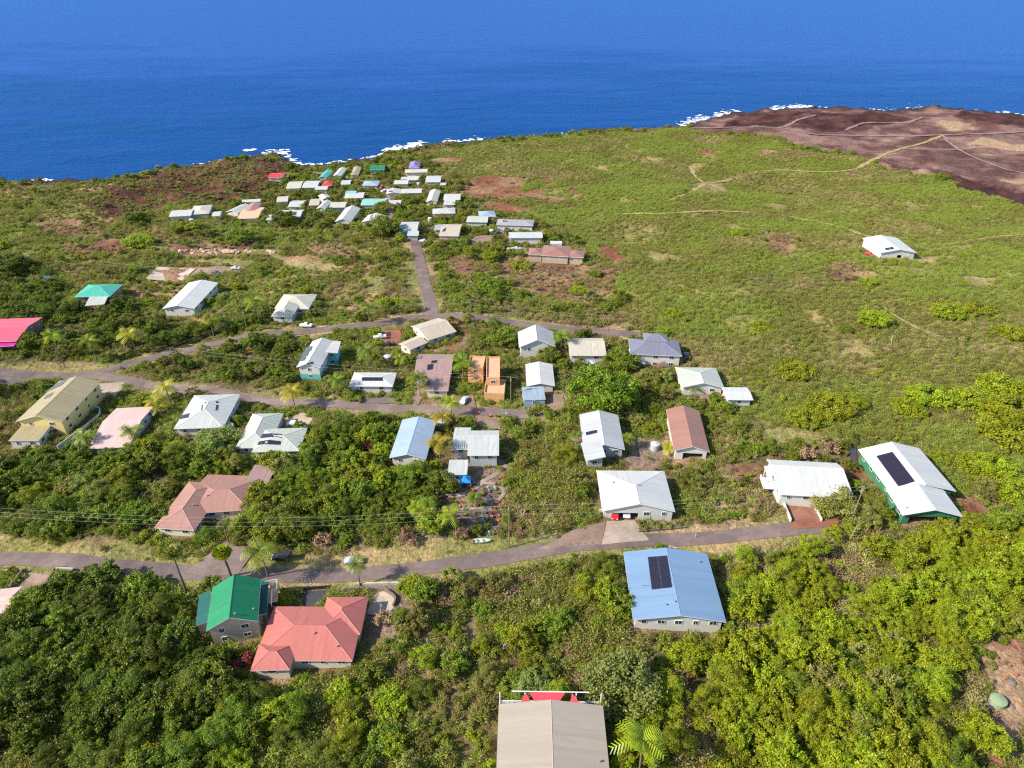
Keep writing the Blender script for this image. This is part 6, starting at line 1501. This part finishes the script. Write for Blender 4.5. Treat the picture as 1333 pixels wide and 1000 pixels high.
# blue canopy
p = at(606, 632); o = thing('garden_canopy', 'bright blue peaked canopy on four thin legs in the garden', 'canopy', tuple(p), R(5))
w_ = 1.45
v = [(-w_, -w_, 2.0), (w_, -w_, 2.0), (w_, w_, 2.0), (-w_, w_, 2.0), (0, 0, 3.3)]; md = []
MB().add(v + [(x * .45, y * .45, 2.45) for x, y, z in v[:4]], [(0, 1, 6, 5), (1, 2, 7, 6), (2, 3, 8, 7), (3, 0, 5, 8), (5, 6, 4), (6, 7, 4), (7, 8, 4), (8, 5, 4)]).build('canopy_cloth', simple('blue_cloth', (0.02, 0.24, 0.62), 0.7), o)
for x in (-1, 1):
    for y in (-1, 1): q = link('leg', post_data(2.2, 0.05), o); q.location = (x * 1.38, y * 1.38, 0.9)
p = at(781, 671); o = thing('sign_board', 'small white sign with an orange square on a post by the garage', 'sign', tuple(p), R(-8))
MB().box((0, 0, 0.7), (0.09, 0.09, 1.4)).build('post', WHITE, o); bd = MB().box((0, 0, 1.65), (0.75, 0.06, 0.95)).build('board', WHITE, o); MB().box((0, -0.045, 1.68), (0.42, 0.02, 0.42)).build('orange_square', simple('sign_orange', (0.7, 0.15, 0.04), 0.6), o)
o = pad('concrete_slab', [(190, 364), (237, 367), (256, 350), (205, 348)], roadmat('slab', (0.42, 0.33, 0.28), (0.56, 0.49, 0.44)), 0.5, None)
tag(o, 'bare pinkish concrete slab on the slope beyond the white house', 'slab')
for px, py, c, l in ((63, 364, (0.02, 0.15, 0.55), 'bright blue tarpaulin lying by the dark trees'),):
    q = P([(px - 6, py + 1), (px + 5, py + 1), (px + 6, py - 1), (px - 4, py - 2)])
    mb = MB(); t_ = [(a[0], a[1], a[2] + 0.9 + 0.3 * random.random()) for a in q]; mb.add(t_ + [(a[0], a[1], a[2] - 0.9) for a in t_], [(0, 1, 2, 3), (0, 4, 5, 1), (1, 5, 6, 2), (2, 6, 7, 3), (3, 7, 4, 0)])
    tag(mb.build('tarpaulin', simple('tarp_blue', c, 0.5)), l, 'tarpaulin')

# corner yard at the lower edge: cistern, pots, brush pile
p = at(1297, 916); o = thing('water_tank', 'round pale green water tank in the red dirt yard', 'water tank', tuple(p))
MB().tube([(0, 0, -0.5), (0, 0, 1.2)], 1.35, 20).build('tank_wall', simple('tank_green', (0.24, 0.30, 0.17), 0.8), o)
MB().tube([(0, 0, 1.2), (0, 0, 1.32), (0, 0, 1.55)], [1.42, 1.36, 0.3], 20).build('tank_lid', simple('tank_green', (0.24, 0.30, 0.17), 0.8), o)
CLAY = simple('clay', (0.36, 0.13, 0.07), 0.8)
cl = [(1313, 868), (1322, 880), (1308, 884), (1270, 940), (1276, 950), (1285, 965), (1300, 975), (1262, 935)]
for (px, py), l in zip(cl, label_by_landmark([(*at(*q)[:2], 'clay coloured') for q in cl], 'flower pot')):
    p = at(px, py); o = link('flower_pot', MB().tube([(0, 0, 0), (0, 0, 0.5), (0, 0, 0.56)], [0.2, 0.3, 0.33], 10).data('flower_pot', CLAY)); o.location = tuple(p); tag(o, l, 'flower pot', 'clay pots in the red yard')
mb = MB()
for k in range(90):
    c = at(random.gauss(1268, 7), random.gauss(905, 12)); an = random.uniform(0, 3.14); L = random.uniform(0.5, 1.2); z = c[2] + random.uniform(0.1, 1.0)
    mb.tube([(c[0] - math.cos(an) * L, c[1] - math.sin(an) * L, z), (c[0], c[1], z + random.uniform(-.1, .25)), (c[0] + math.cos(an) * L, c[1] + math.sin(an) * L, z + random.uniform(-.3, .3))], 0.035, 4)
tag(mb.build('brush_pile', simple('dead_wood', (0.36, 0.25, 0.15), 0.9)), 'pile of dead pale branches at the red yard edge', 'brush pile')
road('stone_path', [(1277, 932), (1284, 945), (1296, 955), (1308, 972), (1316, 985)], 1.1, CONC, 0.16, 0.8, 0.25, 0.2)

tk = [(575, 556), (505, 470), (770, 478), (852, 585), (690, 460), (300, 560), (480, 300), (560, 288), (640, 304), (250, 290), (420, 276), (585, 270), (545, 242), (1128, 318)]
for (px, py), l in zip(tk, label_by_landmark([(*at(*q)[:2], 'round grey') for q in tk], 'rain water tank')):
    p = at(px, py); o = thing('rain_tank', l, 'water tank', tuple(p), 0, 'rain water tanks')
    MB().tube([(0, 0, -0.8), (0, 0, 2.0)], 1.3, 18).build('tank_wall', simple('tank_steel', (0.36, 0.40, 0.40), 0.5), o); MB().tube([(0, 0, 2.0), (0, 0, 2.12), (0, 0, 2.5)], [1.36, 1.3, 0.2], 18).build('tank_lid', simple('tank_lid', (0.45, 0.46, 0.45), 0.6), o)
    if py > 0: NOVEG[0, 0] = NOVEG[0, 0]
vc = [(500, 250, 'white'), (503, 262, 'silver'), (497, 245, 'bright_red'), (478, 240, 'white'), (440, 232, 'navy'), (452, 234, 'silver'), (516, 299, 'white'), (552, 316, 'silver'), (612, 315, 'white'), (648, 305, 'navy'), (662, 327, 'white'), (672, 326, 'silver'), (405, 226, 'white'), (514, 290, 'bright_red'), (399, 426, 'white')]
PC = {'white': (0.7, 0.7, 0.7), 'silver': (0.5, 0.52, 0.55), 'navy': (0.03, 0.05, 0.13), 'bright_red': (0.55, 0.02, 0.03)}
for (px, py, c), l in zip(vc, label_by_landmark([(*at(q[0], q[1])[:2], q[2].replace('_', ' ')) for q in vc], 'parked car')): car(px, py, random.uniform(0, 6.28), paint(c, PC[c]), l, random.choice(['sedan', 'suv', 'pickup']))

DEAD = simple('bleached_wood', (0.52, 0.46, 0.40), 0.9)
dl = [(654, 850), (700, 790), (560, 850), (1105, 705), (1230, 700), (905, 700), (1000, 850), (1090, 900), (495, 800), (506, 806), (1120, 648), (1160, 448), (1243, 835), (470, 930), (890, 790)]
for (px, py), l in zip(dl, label_by_landmark([(*at(*q)[:2], 'bleached leafless') for q in dl], 'dead sapling')):
    p = at(px, py); mb = MB(); h_ = random.uniform(3.2, 5.2); lx, ly = random.gauss(0, .5), random.gauss(0, .5); mb.tube([(0, 0, -.3), (lx * .4, ly * .4, h_ * .5), (lx, ly, h_)], [0.07, 0.055, 0.02], 5)
    for k in range(7):
        t = random.uniform(.35, .9); an = random.uniform(0, 6.28); L = random.uniform(.5, 1.3); b_ = (lx * t, ly * t, h_ * t); mb.tube([b_, (b_[0] + math.cos(an) * L, b_[1] + math.sin(an) * L, b_[2] + L * .6)], [0.035, 0.012], 4)
    o = mb.build('dead_sapling', DEAD); o.location = tuple(p); tag(o, l, 'tree', 'dead saplings')
